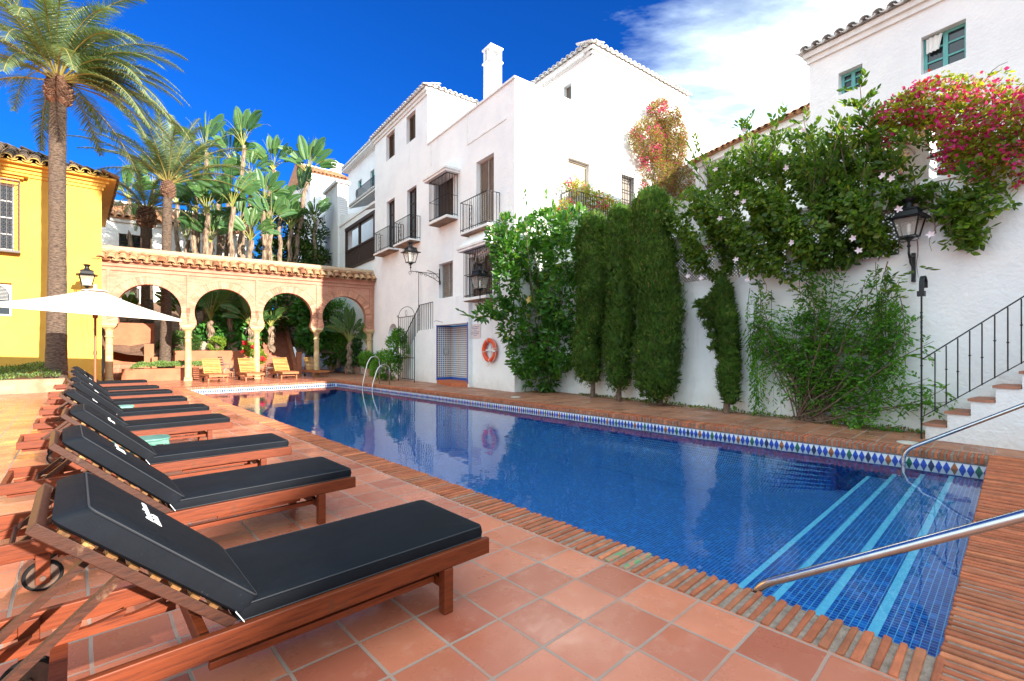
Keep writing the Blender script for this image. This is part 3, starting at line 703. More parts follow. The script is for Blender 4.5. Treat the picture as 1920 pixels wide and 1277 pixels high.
for (A, B) in (((nx0,YB),(xc,yc)), ((xc,yc),(nx1+.02,yc))):
    A, B = Vector((A[0],A[1],0)), Vector((B[0],B[1],0)); d = (B-A); l = d.length; d.normalize(); nn = Vector((d.y,-d.x,0))
    if nn.y > .01: nn = -nn
    if abs(nn.y) <= .01 and nn.x < 0: nn = -nn
    up = Vector((0,0,1))
    nic.put([A+up*nz0, B+up*nz0, B+up*nz1, A+up*nz1], [(0,1,2,3)], 0)
    for z0_, z1_ in ((nz0, nz0+.10), (nz1-.06, nz1)): nic.put([A+up*z0_+nn*.004, B+up*z0_+nn*.004, B+up*z1_+nn*.004, A+up*z1_+nn*.004], [(0,1,2,3)], 1)
    nc = int(l/.082); nr_ = int((nz1-nz0-.16)/.082)
    for i in range(nc):
        for j in range(nr_):
            c = A + d*((i+.5)*l/nc) + up*(nz0+.10+(j+.5)*(nz1-nz0-.16)/nr_) + nn*.003; r_ = .032
            nic.put([c+d*r_*math.cos(a*PI/3)+up*r_*math.sin(a*PI/3) for a in range(6)], [tuple(range(6))], ORD[i % len(ORD)])
for x in (nx0, nx1): nic.box(x-.035, x+.035, YB-.008, YB-.0005, nz0-.02, nz1+.02, 1)
sh = nic.build('shower_niche', tm, main)
MB().box(nx0+.005, nx0+.05, .15, .33, 1.15, 1.4).build('shower_tap', m_steel, sh)
MB().tube([(nx0+.5,YB,nz1+.1),(nx0+.5,YB-.3,nz1+.16),(nx0+.5,YB-.37,nz1+.12)], .014, 6).build('shower_arm', m_steel, sh)
st = MB(); xm_ = nx0+.75*(nx1-nx0); q8 = [(nx0+.0,YB),(xm_,YB-.32),(nx1,YB),(nx1,yc),(nx0,yc)]; st.put([(x,y,0) for x,y in q8]+[(x,y,nz0) for x,y in q8], [(5,6,7,8,9),(0,1,6,5),(1,2,7,6)])
st.build('shower_step', m_brick, main)
# stair railing and gate in front of the building
rl = MB(); s1, s2, s3 = H(750,690,YB), H(785,620,YB), H(814,616,YB); hR = H(785,572,YB)[1]-s2[1]
def srail(mb, pts, h, gap=.21, r=.012, y=-.10):
    for (xa_, za_), (xb_, zb_) in zip(pts, pts[1:]):
        n = max(1, round(abs(xb_-xa_)/gap))
        for i in range(n+1):
            t = i/n; x = xa_+(xb_-xa_)*t; z = za_+(zb_-za_)*t; mb.tube([(x,y,z),(x,y,z+h)], r, 5)
        mb.bar((xa_,y,za_+h),(xb_,y,zb_+h),.04,.022)
srail(rl, [s1, s2, s3], hR)
re = empty('stair_railing', FAC.loc(), FAC.a, 'black iron railing climbing the short stair of the white building beside the shower', 'railing')
rl.build('railing_bars', m_iron, re)
gx0, gx1 = FAC.X(747,-.7), FAC.X(777,-.7); gz = zz(747,596,-.7)
ga = empty('iron_gate', FAC.loc(), FAC.a, 'arched black wrought iron garden gate at the foot of the white stair', 'gate')
g = MB(); gy = -.7
for x in (gx0, gx1): g.tube([(x,gy,0),(x,gy,gz)], .018, 6)
g.tube([((gx0+gx1)/2 - (gx1-gx0)/2*math.cos(PI*i/12), gy, gz + .42*math.sin(PI*i/12)) for i in range(13)], .012, 6)
for i in range(1,8): x = gx0+(gx1-gx0)*i/8; g.tube([(x,gy,.1),(x,gy,gz-.0)], .011, 5)
for z in (.12, 1.0, gz): g.bar((gx0,gy,z),(gx1,gy,z),.012,.03)
for s in (-1,1): g.tube([((gx0+gx1)/2 + s*.09*math.sin(PI*q/7), gy, gz+.02+.26*q/7) for q in range(8)], .008, 5)
g.tube([(gx0,gy,gz),(gx0-.06,gy,gz+.1),(gx0-.14,gy,gz+.08),(gx0-.12,gy,gz+.02)], .012, 5)
g.build('gate_bars', m_iron, ga)
# lifebuoy, plaque, tall rod
p = FAC.hit(918, 657, -.1)
lb = empty('lifebuoy', FAC.w(p[0], -.1, p[1]), FAC.a, 'orange red lifebuoy hanging on the white wall beside the shower', 'lifebuoy')
mb = MB(); n = 40
mb.tube([(.335*math.cos(2*PI*i/n), 0, .335*math.sin(2*PI*i/n)) for i in range(n+1)], .072, 14, cap=False)
ring = mb.build('ring', m_red, lb, smooth=True)
mb = MB()
for a in (100, 190, 280, 10): 
    a = rad(a); c = Vector((.335*math.cos(a),0,.335*math.sin(a))); d = Vector((math.cos(a),0,math.sin(a)))
    mb.tube([c + d*(.077*math.cos(t*PI/6)) + Vector((0,.077*math.sin(t*PI/6),0)) for t in range(13)], .012, 5)
mb.tube([(.43*math.cos(t*PI/9)*(1+.04*math.sin(t)), -.03, .43*math.sin(t*PI/9)-(.12 if 9<t<14 else 0)) for t in range(19)], .008, 5)
mb.build('rope', m_rope, ring)
mb = MB(); mb.box(-.30,.40,.02,.045,-.02,.03); mb.box(-.02,.02,.02,.05,-.30,.30); mb.box(.30,.44,-.085,-.075,-.05,.02); mb.build('bracket', m_whitetrim, lb)
q0, q1 = H(883,634), H(902,607)
m_plaque = mat('plaque_tile', (.70,.60,.58), .5, (.62,.52,.52), 12); m_ink = mat('plaque_ink', (.16,.17,.30), .6)
pl = MB(); pl.box(q0[0], q1[0], -.025, -.001, q0[1], q1[1], 0)
for i in range(6):
    z = q1[1]-(q1[1]-q0[1])*(.20+.125*i); w = (q1[0]-q0[0])*(.36,.30,.10,.38,.36,.16)[i]; x = (q0[0]+q1[0])/2 - w
    while x < (q0[0]+q1[0])/2 + w: d = R.uniform(.012,.03); pl.box(x, x+d, -.028, -.0255, z-.010, z+R.uniform(.008,.018), 1); x += d+.009
tag(pl.build('wall_plaque', [m_plaque, m_ink], loc=FAC.loc(), rz=FAC.a), 'small pinkish tile plaque with rows of dark lettering above the lifebuoy', 'plaque')
p = FAC.hit(770, 502, -1.25); lantern(FAC.w(p[0],-1.25,p[1]+.2), FAC.a, 1.25, 'black lantern on a long scrolled bracket left of the lower shuttered window')
p = FAC.hit(900, 555, -1.0); lantern(FAC.w(p[0],-1.0,p[1]+.22), FAC.a, 1.0, 'black lantern in front of the lower caged window beside the hibiscus bush')
p = H(785,620,-.1); z1_ = zz(785,512,-.1)
rd = MB(); rd.tube([(0,0,0),(0,0,z1_-p[1])], .014, 6); rd.tube([(0,0,z1_-p[1]),(-.04,0,z1_-p[1]+.06),(-.16,0,z1_-p[1]+.09),(-.20,0,z1_-p[1]+.02)], .014, 6)
for k in range(6): rd.lathe([(.014,0),(.026,.015),(.014,.03)], 6, (0,0,.25+.2*k))
tag(rd.build('iron_rod', m_iron, loc=FAC.w(p[0],-.1,p[1]), rz=FAC.a), 'thin black iron rod with a curled tip rising under the long-bracket lantern', 'rod')
# ------------------------------------------------------------------ terrace wing left of the main building
HX = lambda px, y=0: FAC.X(px, y)
wing = empty('terrace_wing', FAC.loc(), FAC.a, 'white lower wing with a brown timber loggia and a painted brick pillar behind the arcade', 'building')
lz0, lz1, lz2 = 6.1, 7.2, 8.55
x648, x703, x614, x566 = HX(648), xb-.002, HX(614), HX(560)
mb = MB(); h1 = arch(0,0,0,.1)
zw = zz(690,399)
mb.slab([(x566,0),(x703,0),(x703,zw),(x614,zz(636,392)),(x614,zz(614,419)),(x566,zz(566,440))],
        [rect(x648,x703-.02,lz0,lz2), rect(HX(604),HX(610),zz(607,494),zz(607,479))], 0, .4)
mb.slab([(x648,lz2+.001)]+[(x703-.021,lz2+.001),(x703-.021,lz2+.05),(x648,lz2+.05)], [], .05, .3) if False else None
mb.box(x566, x703, 4.2, 4.4, 0, lz0+3.2)
mb.build('wall', m_white, wing)
lg = MB()
for x in (x648+.06, (x648+x703)/2, x703-.1): lg.box(x-.07, x+.07, -.03, .1, lz0, lz2)
lg.box(x648, x703, -.05, .12, lz2-.12, lz2+.06); lg.box(x648, x703, -.05, .12, lz0-.05, lz0+.07); lg.box(x648, x703, -.04, .1, lz1-.05, lz1+.04)
x = x648+.1
while x < x703: lg.box(x, x+.05, .0, .04, lz0+.07, lz1-.05); x += .13
lg.build('loggia_timber', m_darkwood, wing)
pb = MB(); zpl = zz(614,365)
m_wbrick, nt, b = mat0('whitewashed_brick'); tcn = nt.nodes.new('ShaderNodeTexCoord')
mpn = nt.nodes.new('ShaderNodeMapping'); mpn.inputs['Rotation'].default_value = (rad(90),0,0); nt.links.new(tcn.outputs['Object'], mpn.inputs[0])
brn = nt.nodes.new('ShaderNodeTexBrick'); brn.inputs['Scale'].default_value = 4; brn.inputs['Color1'].default_value = (.82,.82,.8,1); brn.inputs['Color2'].default_value = (.76,.76,.75,1); brn.inputs['Mortar'].default_value = (.6,.6,.6,1)
nt.links.new(mpn.outputs[0], brn.inputs[0]); nt.links.new(brn.outputs[0], b.inputs[0]); b.inputs['Roughness'].default_value = .8; bumpn(nt, brn.outputs['Fac'], b, -.6, .03)
pb.box(x614-.1, HX(637), -.12, .5, 4.0, zpl); pp = pb.build('brick_pillar', m_wbrick, wing)
MB().box(x614-.25, HX(637)+.15, -.25, .6, zpl, zpl+.18).build('pillar_cap', m_whitetrim, pp)
MB().box(HX(604), HX(610), .2, .25, zz(607,494), zz(607,479)).build('window', m_blind, wing)
ct = MB(); ct.box(HX(637), x703, -.05, .45, zw+.25, zw+.37); ct.box(x566, x614-.1, -.06, .46, zz(566,440), zz(566,440)+.15)
for px in (575, 593): ct.box(HX(px), HX(px)+.25, -.06, -.001, zz(px,470), zz(px,440))
ct.build('wall_coping', m_whitetrim, wing)
cg = MB(); a, b2 = HX(566,-.6), HX(592,-.6); zq = zz(575,488,-.6)
cg.box(a-.2, b2+.2, -.8, -.001, zq, zq+.2); cg.put([(a-.2,-.8,zq+.2),(b2+.2,-.8,zq+.2),(b2+.2,-.001,zq+.2),(a-.2,-.001,zq+.2),(a+.7,-.001,zq+1.1),(b2-.7,-.001,zq+1.1)], [(0,1,5,4),(1,2,5),(3,0,4)])
cn = cg.build('canopy', m_whitetrim, wing); railing(MB(), [(a,-.01),(a,-.6),(b2,-.6),(b2,-.01)], zq-1.6, 1.6, .15, .014, mid=True).build('window_cage', m_iron, cn)
# upper house set back behind the wing
y2 = 3.0
up = empty('upper_house', FAC.loc(), FAC.a, 'pale house set back above the timber loggia, with teal door and air conditioner', 'house')
ux0 = HX(653,y2); ux1 = xb+.3; zu = zz(672,306,y2)
o_ = {'w': (HX(671,y2),HX(678,y2),zz(674,356,y2),zz(674,338,y2)), 'd': (HX(694,y2),HX(702,y2),zz(698,358,y2),zz(698,319,y2))}
mb = MB(); mb.slab(rect(ux0,ux1,4,zu), [rect(*o_['w']), rect(*o_['d'])], y2, y2+.3); mb.box(ux0, ux0+.3, y2+.3, y2+6, 4, zu); mb.build('wall', m_white, up)
casement(up, o_['w'][0],o_['w'][1],o_['w'][2],o_['w'][3], y=y2+.12); casement(up, *o_['d'], y=y2+.12, name='balcony_door', nz=2)
tr = MB(); tl = MB(); tr.at(y=y2); tl.at(y=y2); eave(tr, tl, ux0, ux1, 0, zu+.15, over=.5); tr.box(ux0-.3, ux1, -.45, .1, zu, zu+.1)
zl = zz(690,372,1.6); tr.at(); tl.at(); tr.put([(HX(655,1.2),1.2,zl-.15),(xb,1.2,zl-.15),(xb,y2,zl+.5),(HX(655,1.2),y2,zl+.5),(HX(655,1.2),1.2,zl-.05),(xb,1.2,zl-.05),(xb,y2,zl+.6),(HX(655,1.2),y2,zl+.6)], [(0,3,2,1),(4,5,6,7),(0,1,5,4),(3,0,4,7)])
L_ = xb-HX(655,1.2); tiles(tl, (HX(655,1.2),1.15,zl-.02), (1,0,0), (0,1,.36), int(L_/.26), 4, .26, .45, .10)
tr.build('cornice', m_whitetrim, up); tl.build('roof_tiles', m_tilew, up)
ac = MB(); a = HX(666,y2-.5); zc_ = zz(672,362,y2-.5); ac.box(a, a+1.0, y2-.55, y2-.15, zc_-.35, zc_+.35); acu = ac.build('air_conditioner', m_whitetrim, up, bevel=.03)
MB().lathe([(.24,0),(.24,.02),(.05,.03)], 20).build('fan_grille', m_blindgrey, acu).matrix_local = Matrix.Translation((a+.5,y2-.55,zc_)) @ Matrix.Rotation(PI/2,4,'X')
railing(MB(), [(HX(668,y2-1.1),y2-1.1),(xb,y2-1.1)], zz(690,368,y2-1.1), 1.0, .12, .012).build('railing', m_iron, up)
# sunlit hip-roofed house far left of it
def plain_house(name, F_, w, d, z, lbl, roofm, pitch=.26, rz=.42, wins=(), base=0, eaves=.25, cat='house', trim=True, dirw=None, rows=7):
    e = empty(name, F_.loc(), F_.a, lbl, cat)
    mb = MB(); mb.slab(rect(0,w,base,z), [rect(*q[:4]) for q in wins], 0, .3); mb.box(0,.3,.3,d,base,z); mb.box(w-.3,w,.3,d,base,z); mb.box(.3,w-.3,d-.3,d,base,z); mb.build('wall', dirw or m_white, e)
    for q in wins:
        if len(q) > 4 and q[4] == 'open': casement(e, *q[:4], m=m_darkwood, nx=2, nz=2)
        elif len(q) > 4 and q[4] == 'teal': casement(e, *q[:4])
        else: shutter(e, *q[:4], m=m_blind)
    t = MB(); L = w+2*eaves; n = int(L/pitch); tiles(t, (-eaves,-eaves,z+.02), (1,0,0), (0,1,rz), n, rows, L/n, (d/2+eaves)*math.hypot(1,rz)/rows, L/n*.40)
    t.build('roof', roofm, e)
    k = MB(); zr = z+(d/2+eaves)*rz; k.put([(-eaves,-eaves,z),(w+eaves,-eaves,z),(w+eaves,d/2,zr),(-eaves,d/2,zr),(w+eaves,d+eaves,z),(-eaves,d+eaves,z)], [(0,1,2,3),(3,2,4,5),(0,3,5),(1,4,2),(0,5,4,1)])
    k.build('roof_underlay', roofm, e)
    c = MB(); c.box(-.05,w+.05,-.10,-.001,z-.22,z-.002); c.tube([(-eaves,d/2,zr+.06),(w+eaves,d/2,zr+.06)], .13, 8); c.build('cornice', m_whitetrim, e)
    return e
FH = Frame(*gp(583,40)[:2], 1.25, 1.0)
wv = lambda F_, *q: hole(F_, q[0], q[1], q[2], q[3])
h_ = plain_house('hill_house', FH, FH.X(657), 8, FH.hit(620,332)[1], 'sunlit white house with a clay hip roof and small chimney, far behind the banana-like trees', m_tilec, wins=[wv(FH,625,350,649,370)], pitch=.32, rz=.45)
c = MB(); cx_ = FH.X(629, 4); cz_ = FH.hit(629,306,4)[1]; c.box(cx_-.4,cx_+.4,3.6,4.4,8,cz_-.3); c.box(cx_-.55,cx_+.55,3.45,4.55,cz_-.3,cz_-.15); c.put([(cx_-.4,3.6,cz_-.15),(cx_+.4,3.6,cz_-.15),(cx_+.4,4.4,cz_-.15),(cx_-.4,4.4,cz_-.15),(cx_,4,cz_+.3)],[(0,1,4),(1,2,4),(2,3,4),(3,0,4)]); c.build('chimney', m_white, h_)
FL = Frame(*gp(180,26)[:2], 1.26, 1.0)
lh = plain_house('palm_house', FL, FL.X(470), 8, FL.hit(246,412)[1], 'long white house with a clay tiled roof standing behind the palms', m_tilec, wins=[(*wv(FL,223,437,268,470),'open'), (*wv(FL,252,540,262,590),'open'), (*wv(FL,350,470,365,500),)], pitch=.34, rz=.42, rows=8)
# ------------------------------------------------------------------ brick arcade
m_ab, nt, b = mat0('arcade_brick'); L = nt.links
tcn = nt.nodes.new('ShaderNodeTexCoord'); mpn = nt.nodes.new('ShaderNodeMapping'); mpn.inputs['Rotation'].default_value = (rad(90),0,0); L.new(tcn.outputs['Object'], mpn.inputs[0])
brn = nt.nodes.new('ShaderNodeTexBrick'); brn.inputs['Scale'].default_value = 1
for k_, v_ in (('Brick Width',.26),('Row Height',.055),('Mortar Size',.006),('Mortar Smooth',.2)): brn.inputs[k_].default_value = v_
brn.inputs['Color1'].default_value = (.52,.22,.14,1); brn.inputs['Color2'].default_value = (.42,.16,.10,1); brn.inputs['Mortar'].default_value = (.24,.12,.08,1)
L.new(mpn.outputs[0], brn.inputs[0]); cc = mixc(nt, ramp(nt, noise(nt, tcn.outputs['Object'], 1.5, 5, .65), [(.35,(0,)*3),(.7,(.5,)*3)]), brn.outputs[0], (.58,.33,.22)); L.new(cc, b.inputs[0])
b.inputs['Roughness'].default_value = .85; bumpn(nt, brn.outputs['Fac'], b, -.6, .012)
m_vous = mat('voussoir_brick', (.55,.27,.17), .85, (.42,.18,.11), 4, isl=.5, bump=.4, bs=30)
AL = 10.41; sp_ = AL/4; r_in = 1.08; zc_ = 2.95; zcap = 2.38; zw_ = 4.80
ar = empty('brick_arcade', ARC.loc(), ARC.a, 'pink brick arcade of four horseshoe arches on cream stone columns under a clay tile roof', 'arcade')
def horseshoe(xc, r, zb_=zcap, rb=None, n=22):
    a0 = -math.asin(.375); hwb = r*math.cos(a0)
    pts = [(xc+r*math.cos(a0+(PI-2*a0)*i/n), zc_+r*math.sin(a0+(PI-2*a0)*i/n)) for i in range(n+1)]
    return pts, hwb
outl = [(-.30,zw_),(-.30,zcap)]
for i in range(4):
    pts, hwb = horseshoe((i+.5)*sp_, r_in)
    xc = (i+.5)*sp_
    outl += [(xc-hwb, zcap)] + pts[::-1] + [(xc+hwb, zcap)]
outl += [(AL+.30, zcap), (AL+.30, zw_)]
mb = MB(); mb.slab(outl, [], 0, .42); mb.build('wall', m_ab, ar)
v = MB(); f = MB()
for i in range(4):
    xc = (i+.5)*sp_; a0 = -math.asin(.375); nV = 46
    for k_ in range(nV):
        t0 = a0+(PI-2*a0)*(k_+.08)/nV; t1 = a0+(PI-2*a0)*(k_+.92)/nV
        q = [(xc+rr*math.cos(t), zc_+rr*math.sin(t)) for rr, t in ((r_in-.008,t0),(r_in+.30,t0),(r_in+.30,t1),(r_in-.008,t1))]
        v.slab(q, [], -.022, .03)
    # projecting outline of the arch and its rectangular frame
    n = 30
    for k_ in range(n):
        t0 = a0+.25+(PI-2*a0-.5)*k_/n; t1 = a0+.25+(PI-2*a0-.5)*(k_+1)/n
        q = [(xc+rr*math.cos(t), zc_+rr*math.sin(t)) for rr, t in ((r_in+.305,t0),(r_in+.36,t0),(r_in+.36,t1),(r_in+.305,t1))]
        if abs(q[1][0]-xc) < sp_/2-.06: f.slab(q, [], -.035, -.001)
v.build('voussoirs', m_vous, ar)
for i in range(5):
    x = i*sp_; f.box(x-.05, x+.05, -.05, -.001, 3.1, 4.5)
f.box(-.30, AL+.30, -.05, -.001, 4.5, 4.56); f.box(-.30, AL+.30, -.07, -.001, 4.66, 4.80); f.box(-.27,AL+.27,-.12,.5,4.801,4.86)
f.build('brick_frames', m_ab, ar)
t = MB(); n_ = 35; Lr = AL+.7
tiles(t, (-.35,-.30,4.88), (1,0,0), (0,1,.80), n_, 2, Lr/n_, .38, Lr/n_*.42, jit=.02, seg=7)
tiles(t, (AL+.35,.72,4.88), (-1,0,0), (0,-1,.80), n_, 2, Lr/n_, .38, Lr/n_*.42, jit=.02, seg=5)
k_ = MB(); k_.put([(-.33,-.22,4.86),(AL+.33,-.22,4.86),(AL+.33,.21,5.26),(-.33,.21,5.26),(AL+.33,.64,4.86),(-.33,.64,4.86)], [(0,1,2,3),(3,2,4,5),(0,3,5),(1,4,2),(0,5,4,1)])
k_.tube([(-.33,.21,5.36),(AL+.33,.21,5.36)], .15, 10)
k_.build('roof_bed', mat('roof_mortar', (.46,.32,.2), .9, (.40,.26,.17), 6, bump=.6, bs=14, bd=.03), ar); t.build('roof_tiles', m_tilepale, ar)
for i in range(5):
    x = i*sp_; c = MB(); yc_ = .21
    c.lathe([(.21,.0),(.21,.06),(.19,.08),(.17,.10)], 4, (x,yc_,0), sq=True)
    c.lathe([(.15,.08),(.16,.12),(.135,.16),(.13,.2),(.125,1.0),(.115,1.82),(.15,1.84),(.15,1.88),(.115,1.90),(.115,2.02),(.14,2.12),(.17,2.18)], 20, (x,yc_,0))
    c.lathe([(.19,2.16),(.30,2.24),(.33,2.28),(.36,2.30),(.36,2.378)], 4, (x,yc_,0), sq=True)
    c.build('column', m_stone, ar)
# ------------------------------------------------------------------ yellow house
yh = empty('yellow_house', YEL.loc(), YEL.a, 'bright yellow house with a clay roof and grilled windows behind the tall palm', 'house')
zy = 7.9; yw1 = hole(YEL,-60,332,26,470); yw2 = (YEL.X(-40), YEL.X(22), YEL.hit(10,592)[1], YEL.hit(10,530)[1])
mb = MB(); mb.slab(rect(-14,0,0,zy), [rect(*yw1), rect(*yw2)], 0, .4); mb.box(-.4,-.001,.4,9,0,zy); mb.build('wall', m_yellow, yh)
tr = MB(); 
for k_, (o_y, z0_, z1_) in enumerate(((.06,-.36,-.24),(.12,-.24,-.12),(.22,-.12,0))):
    tr.box(-14,o_y,-o_y,.1,zy+z0_,zy+z1_); tr.box(.0,o_y,.1,9,zy+z0_,zy+z1_)
tr.box(-14,.42,-.42,.1,zy+.001,zy+.07); tr.box(.0,.42,.1,9,zy+.001,zy+.07)
tr.box(yw1[0]-.3,yw1[1]+.15,-.12,-.001,yw1[3]+.12,yw1[3]+.2); tr.box(yw1[0]-.3,yw1[1]+.25,-.22,-.001,yw1[3]+.2,yw1[3]+.28); tr.box(yw1[0]-.3,yw1[1]+.36,-.34,-.001,yw1[3]+.28,yw1[3]+.36)
tr.build('cornice', m_yellow, yh)
t = MB(); tiles(t, (-14,-.5,zy+.09), (1,0,0), (0,1,.42), 42, 1, 14.4/42, .5, .135, 0); pw_ = 14.4/42
for i in range(42):
    xr = .42-(-14+pw_*(i+.5)); nr_ = min(9, int(max(0, xr-.35)/.46))
    if nr_ > 0: tiles(t, (-14+pw_*i,-.05,zy+.28), (1,0,0), (0,1,.42), 1, nr_, pw_, .5, .135, 1, jit=.02)
for i in range(24):
    nr_ = min(8, 1+int(i*.34/.46)); tiles(t, (.5,-.45+.34*i,zy+.09), (0,1,0), (-1,0,.42), 1, nr_, .34, .5, .135, 1, jit=.02)
t.build('roof', [m_tiley, m_dirtytile], yh)
k_ = MB(); k_.put([(-14,-.4,zy+.075),(.4,-.4,zy+.075),(.4,8,zy+.075),(-14,8,zy+.075),(-4,3.8,zy+1.8),(-14,3.8,zy+1.8)], [(0,1,4,5),(1,2,4),(2,3,5,4),(3,2,1,0)]); k_.build('roof_underlay', m_dirtytile, yh)
w = casement(yh, *yw1, y=.15, m=m_whitetrim, nx=2, nz=4)
g = MB(); a, b_, c_, d_ = yw1; a -= .1; b_ += .14; c_ -= .05; d_ += .08; yo = -.32
for (p0, p1) in (((a,yo),(b_,yo)), ((b_,yo),(b_,-.01))):
    P0, P1 = Vector((*p0,0)), Vector((*p1,0)); n = round((P1-P0).length/.15); dd = (P1-P0).normalized()
    for i in range(n+1): q = P0+(P1-P0)*i/n; g.tube([q+Vector((0,0,c_)),q+Vector((0,0,d_))], .009, 5)
    for z in (c_,d_): g.bar(P0+Vector((0,0,z)), P1+Vector((0,0,z)), .03, .03)
    for i in range(n):
        z = c_+.1
        while z < d_-.05:
            q = P0+(P1-P0)*(i+.5)/n+Vector((0,0,z)); g.tube([q+dd*.06*math.cos(s*.8)*(1-s*.06)+Vector((0,0,.07*math.sin(s*.8)*(1-s*.06))) for s in range(9)], .006, 4); z += .17
g.box(a-.03,b_+.03,yo-.03,-.002,c_-.06,c_-.005); g.build('window_grille', m_greyiron, w)
w2 = MB(); a,b_,c_,d_ = yw2; xm = (a+b_)/2
w2.slab(rect(a,b_,c_,d_), [[(xm-(b_-a)*.42,c_+.06),(xm+(b_-a)*.42,c_+.06)]+[(xm+(b_-a)*.42*math.cos(PI*i/12), (c_*.42+d_*.58)+(d_-c_)*.36*math.sin(PI*i/12)) for i in range(13)]], .2, .26)
ww = w2.build('window', m_whitetrim, yh); MB().box(a,b_,.262,.28,c_,d_).build('pane', m_glass, ww)
lt = MB()
for i in range(24):
    z = c_+(d_-c_)*(i/24)
    if i < 12: continue
    lt.bar((a+.1,.255,z),(b_-.1,.255,z),.008,.008)
lt.build('lattice', m_whitetrim, ww)
p = YEL.hit(163, 546, -1.2); lantern(YEL.w(p[0],-1.2,p[1]+.2), YEL.a, 1.2, 'black lantern against the yellow wall just above the parasol')
# ------------------------------------------------------------------ garden wall on the right, stair, hook, pillars, far buildings
GH = GAR.hit
lx0, lx1 = -6.6, GAR.X(1686); lz_0, lz_1 = 2.93, 3.72
gw = empty('garden_wall', GAR.loc(), GAR.a, 'long high white garden wall behind the pool with lattice openings under the climbers', 'wall')
mb = MB(); hs = []
nb = 4
for i in range(nb):
    a = lx0+(lx1-lx0)*i/nb; b_ = lx0+(lx1-lx0)*(i+1)/nb-.25; hs.append(rect(a, b_ if i < nb-1 else lx1, lz_0, lz_1))
mb.slab(rect(-9.9,15,0,4.0), hs, 0, .35); mb.build('wall', m_white, gw)
cp = MB(); cp.box(-9.9,15,-.04,.4,4.0,4.06); cp.build('coping', m_whitetrim, gw)
m_latt = mat('lattice_wood', (.40,.33,.28), .8, (.28,.22,.18), 6)
for h_q in hs:
    a, b_ = h_q[0][0], h_q[1][0]; lm = MB(); hgt = lz_1-lz_0; x = a-hgt
    while x < b_:
        for s in (0,1):
            p0 = (x, lz_0) if s == 0 else (x, lz_1); p1 = (x+hgt, lz_1) if s == 0 else (x+hgt, lz_0)
            t0 = max(0, (a-x)/hgt); t1 = min(1, (b_-x)/hgt)
            if t1 > t0+.02:
                q0 = (p0[0]+(p1[0]-p0[0])*t0, p0[1]+(p1[1]-p0[1])*t0); q1 = (p0[0]+(p1[0]-p0[0])*t1, p0[1]+(p1[1]-p0[1])*t1)
                lm.bar((q0[0],.10+s*.012,q0[1]),(q1[0],.10+s*.012,q1[1]),.022,.01,(0,1,0))
        x += .075
    lo = lm.build('lattice_panel', m_latt, gw)
tr_ = MB(); tr_.box(-9.9,7.5,.36,6,2.6,2.9); tag(tr_.build('upper_terrace', m_soil, loc=GAR.loc(), rz=GAR.a), kind='structure')
# pier and beam of the upper terrace
def pier(px0, px1, pyt, y, lbl):
    a, b_ = GAR.X(px0,y), GAR.X(px1,y); z = GH(px0,pyt,y)[1]
    m = MB(); m.box(0, b_-a, 0, .45, 2.9, z); m.box(-.05,b_-a+.05,-.05,.5,z,z+.1)
    tag(m.build('terrace_pier', m_white, loc=GAR.w(a,y,0), rz=GAR.a), lbl, 'pier')
pier(1684, 1742, 235, .9, 'white square pier above the garden wall wrapped by bougainvillea')
bm = MB(); bm.tube([(0,0,0),(3.4,.2,.05)], .05, 6); bm.tube([(0,1.2,0),(3.4,1.2,.05)], .05, 6)
for i in range(5): bm.tube([(.3+.7*i,-.2,.08),(.3+.7*i,1.5,.1)], .035, 6)
tag(bm.build('timber_pergola', m_darkwood, loc=GAR.w(GAR.X(1560,.9),.9,4.72), rz=GAR.a), 'dark timber pergola poles under the dry bougainvillea beside the white pier', 'pergola')
# stair at the right
ys = -.6; GS = lambda px, py: GAR.hit(px, py, ys)
stz = empty('garden_stair', GAR.loc(), GAR.a, 'white plastered stair with terracotta treads climbing right along the garden wall', 'stairs')
sx0 = GAR.X(1735, ys); run = (GAR.X(1867, ys)-sx0)/3.0; rise = .205
ol = [(sx0,0)]; n_s = 16
ol = [(sx0,0),(sx0+run*n_s,0)]; up_ = []
for i in range(n_s): up_ += [(sx0+run*i, rise*(i+.98)), (sx0+run*(i+1), rise*(i+.98))]
mb = MB(); mb.slab(ol + up_[::-1], [], ys, -.002); mb.build('stair_body', m_white, stz)
td = MB()
for i in range(n_s): td.box(sx0+run*i-.03, sx0+run*(i+1)-.01, ys-.025, -.003, rise*(i+.98)+.002, rise*(i+.98)+.037)
td.build('treads', mat('tread_terracotta', (.42,.18,.11), .8, (.30,.13,.08), 6, isl=.3), stz)
hr = empty('stair_handrail', GAR.loc(), GAR.a, 'thin black iron balustrade of the garden stair at the right edge', 'railing')
hb = MB(); yr = ys-.06; zr0 = GAR.hit(1735,782,yr)[1]; sl = rise/run
zb = lambda x: zr0 + (x-sx0)*sl
zt_ = GAR.hit(1735,674,yr)[1]-zr0
hb.bar((sx0-.02,yr,zb(sx0)),(sx0+4.2,yr,zb(sx0+4.2)),.02,.012); hb.bar((sx0-.02,yr,zb(sx0)+zt_),(sx0+4.2,yr,zb(sx0+4.2)+zt_),.035,.014)
for i in range(1,25):
    x = sx0+run*.5*i; hb.tube([(x,yr,zb(x)),(x,yr,zb(x)+zt_)], .0085, 6); hb.lathe([(.008,-.012),(.018,0),(.008,.012)], 6, (x,yr,zb(x)+zt_*(.45 if i % 2 else .6)))
hb.build('balusters', m_iron, hr)
ph = GAR.hit(1731,548,yr)[1]
hk = MB(); hk.tube([(0,0,0),(0,0,ph)], .012, 8)
for k_ in range(5): hk.lathe([(.011,-.012),(.022,0),(.011,.012)], 8, (0,0,.3+k_*(ph-.4)/4.5))
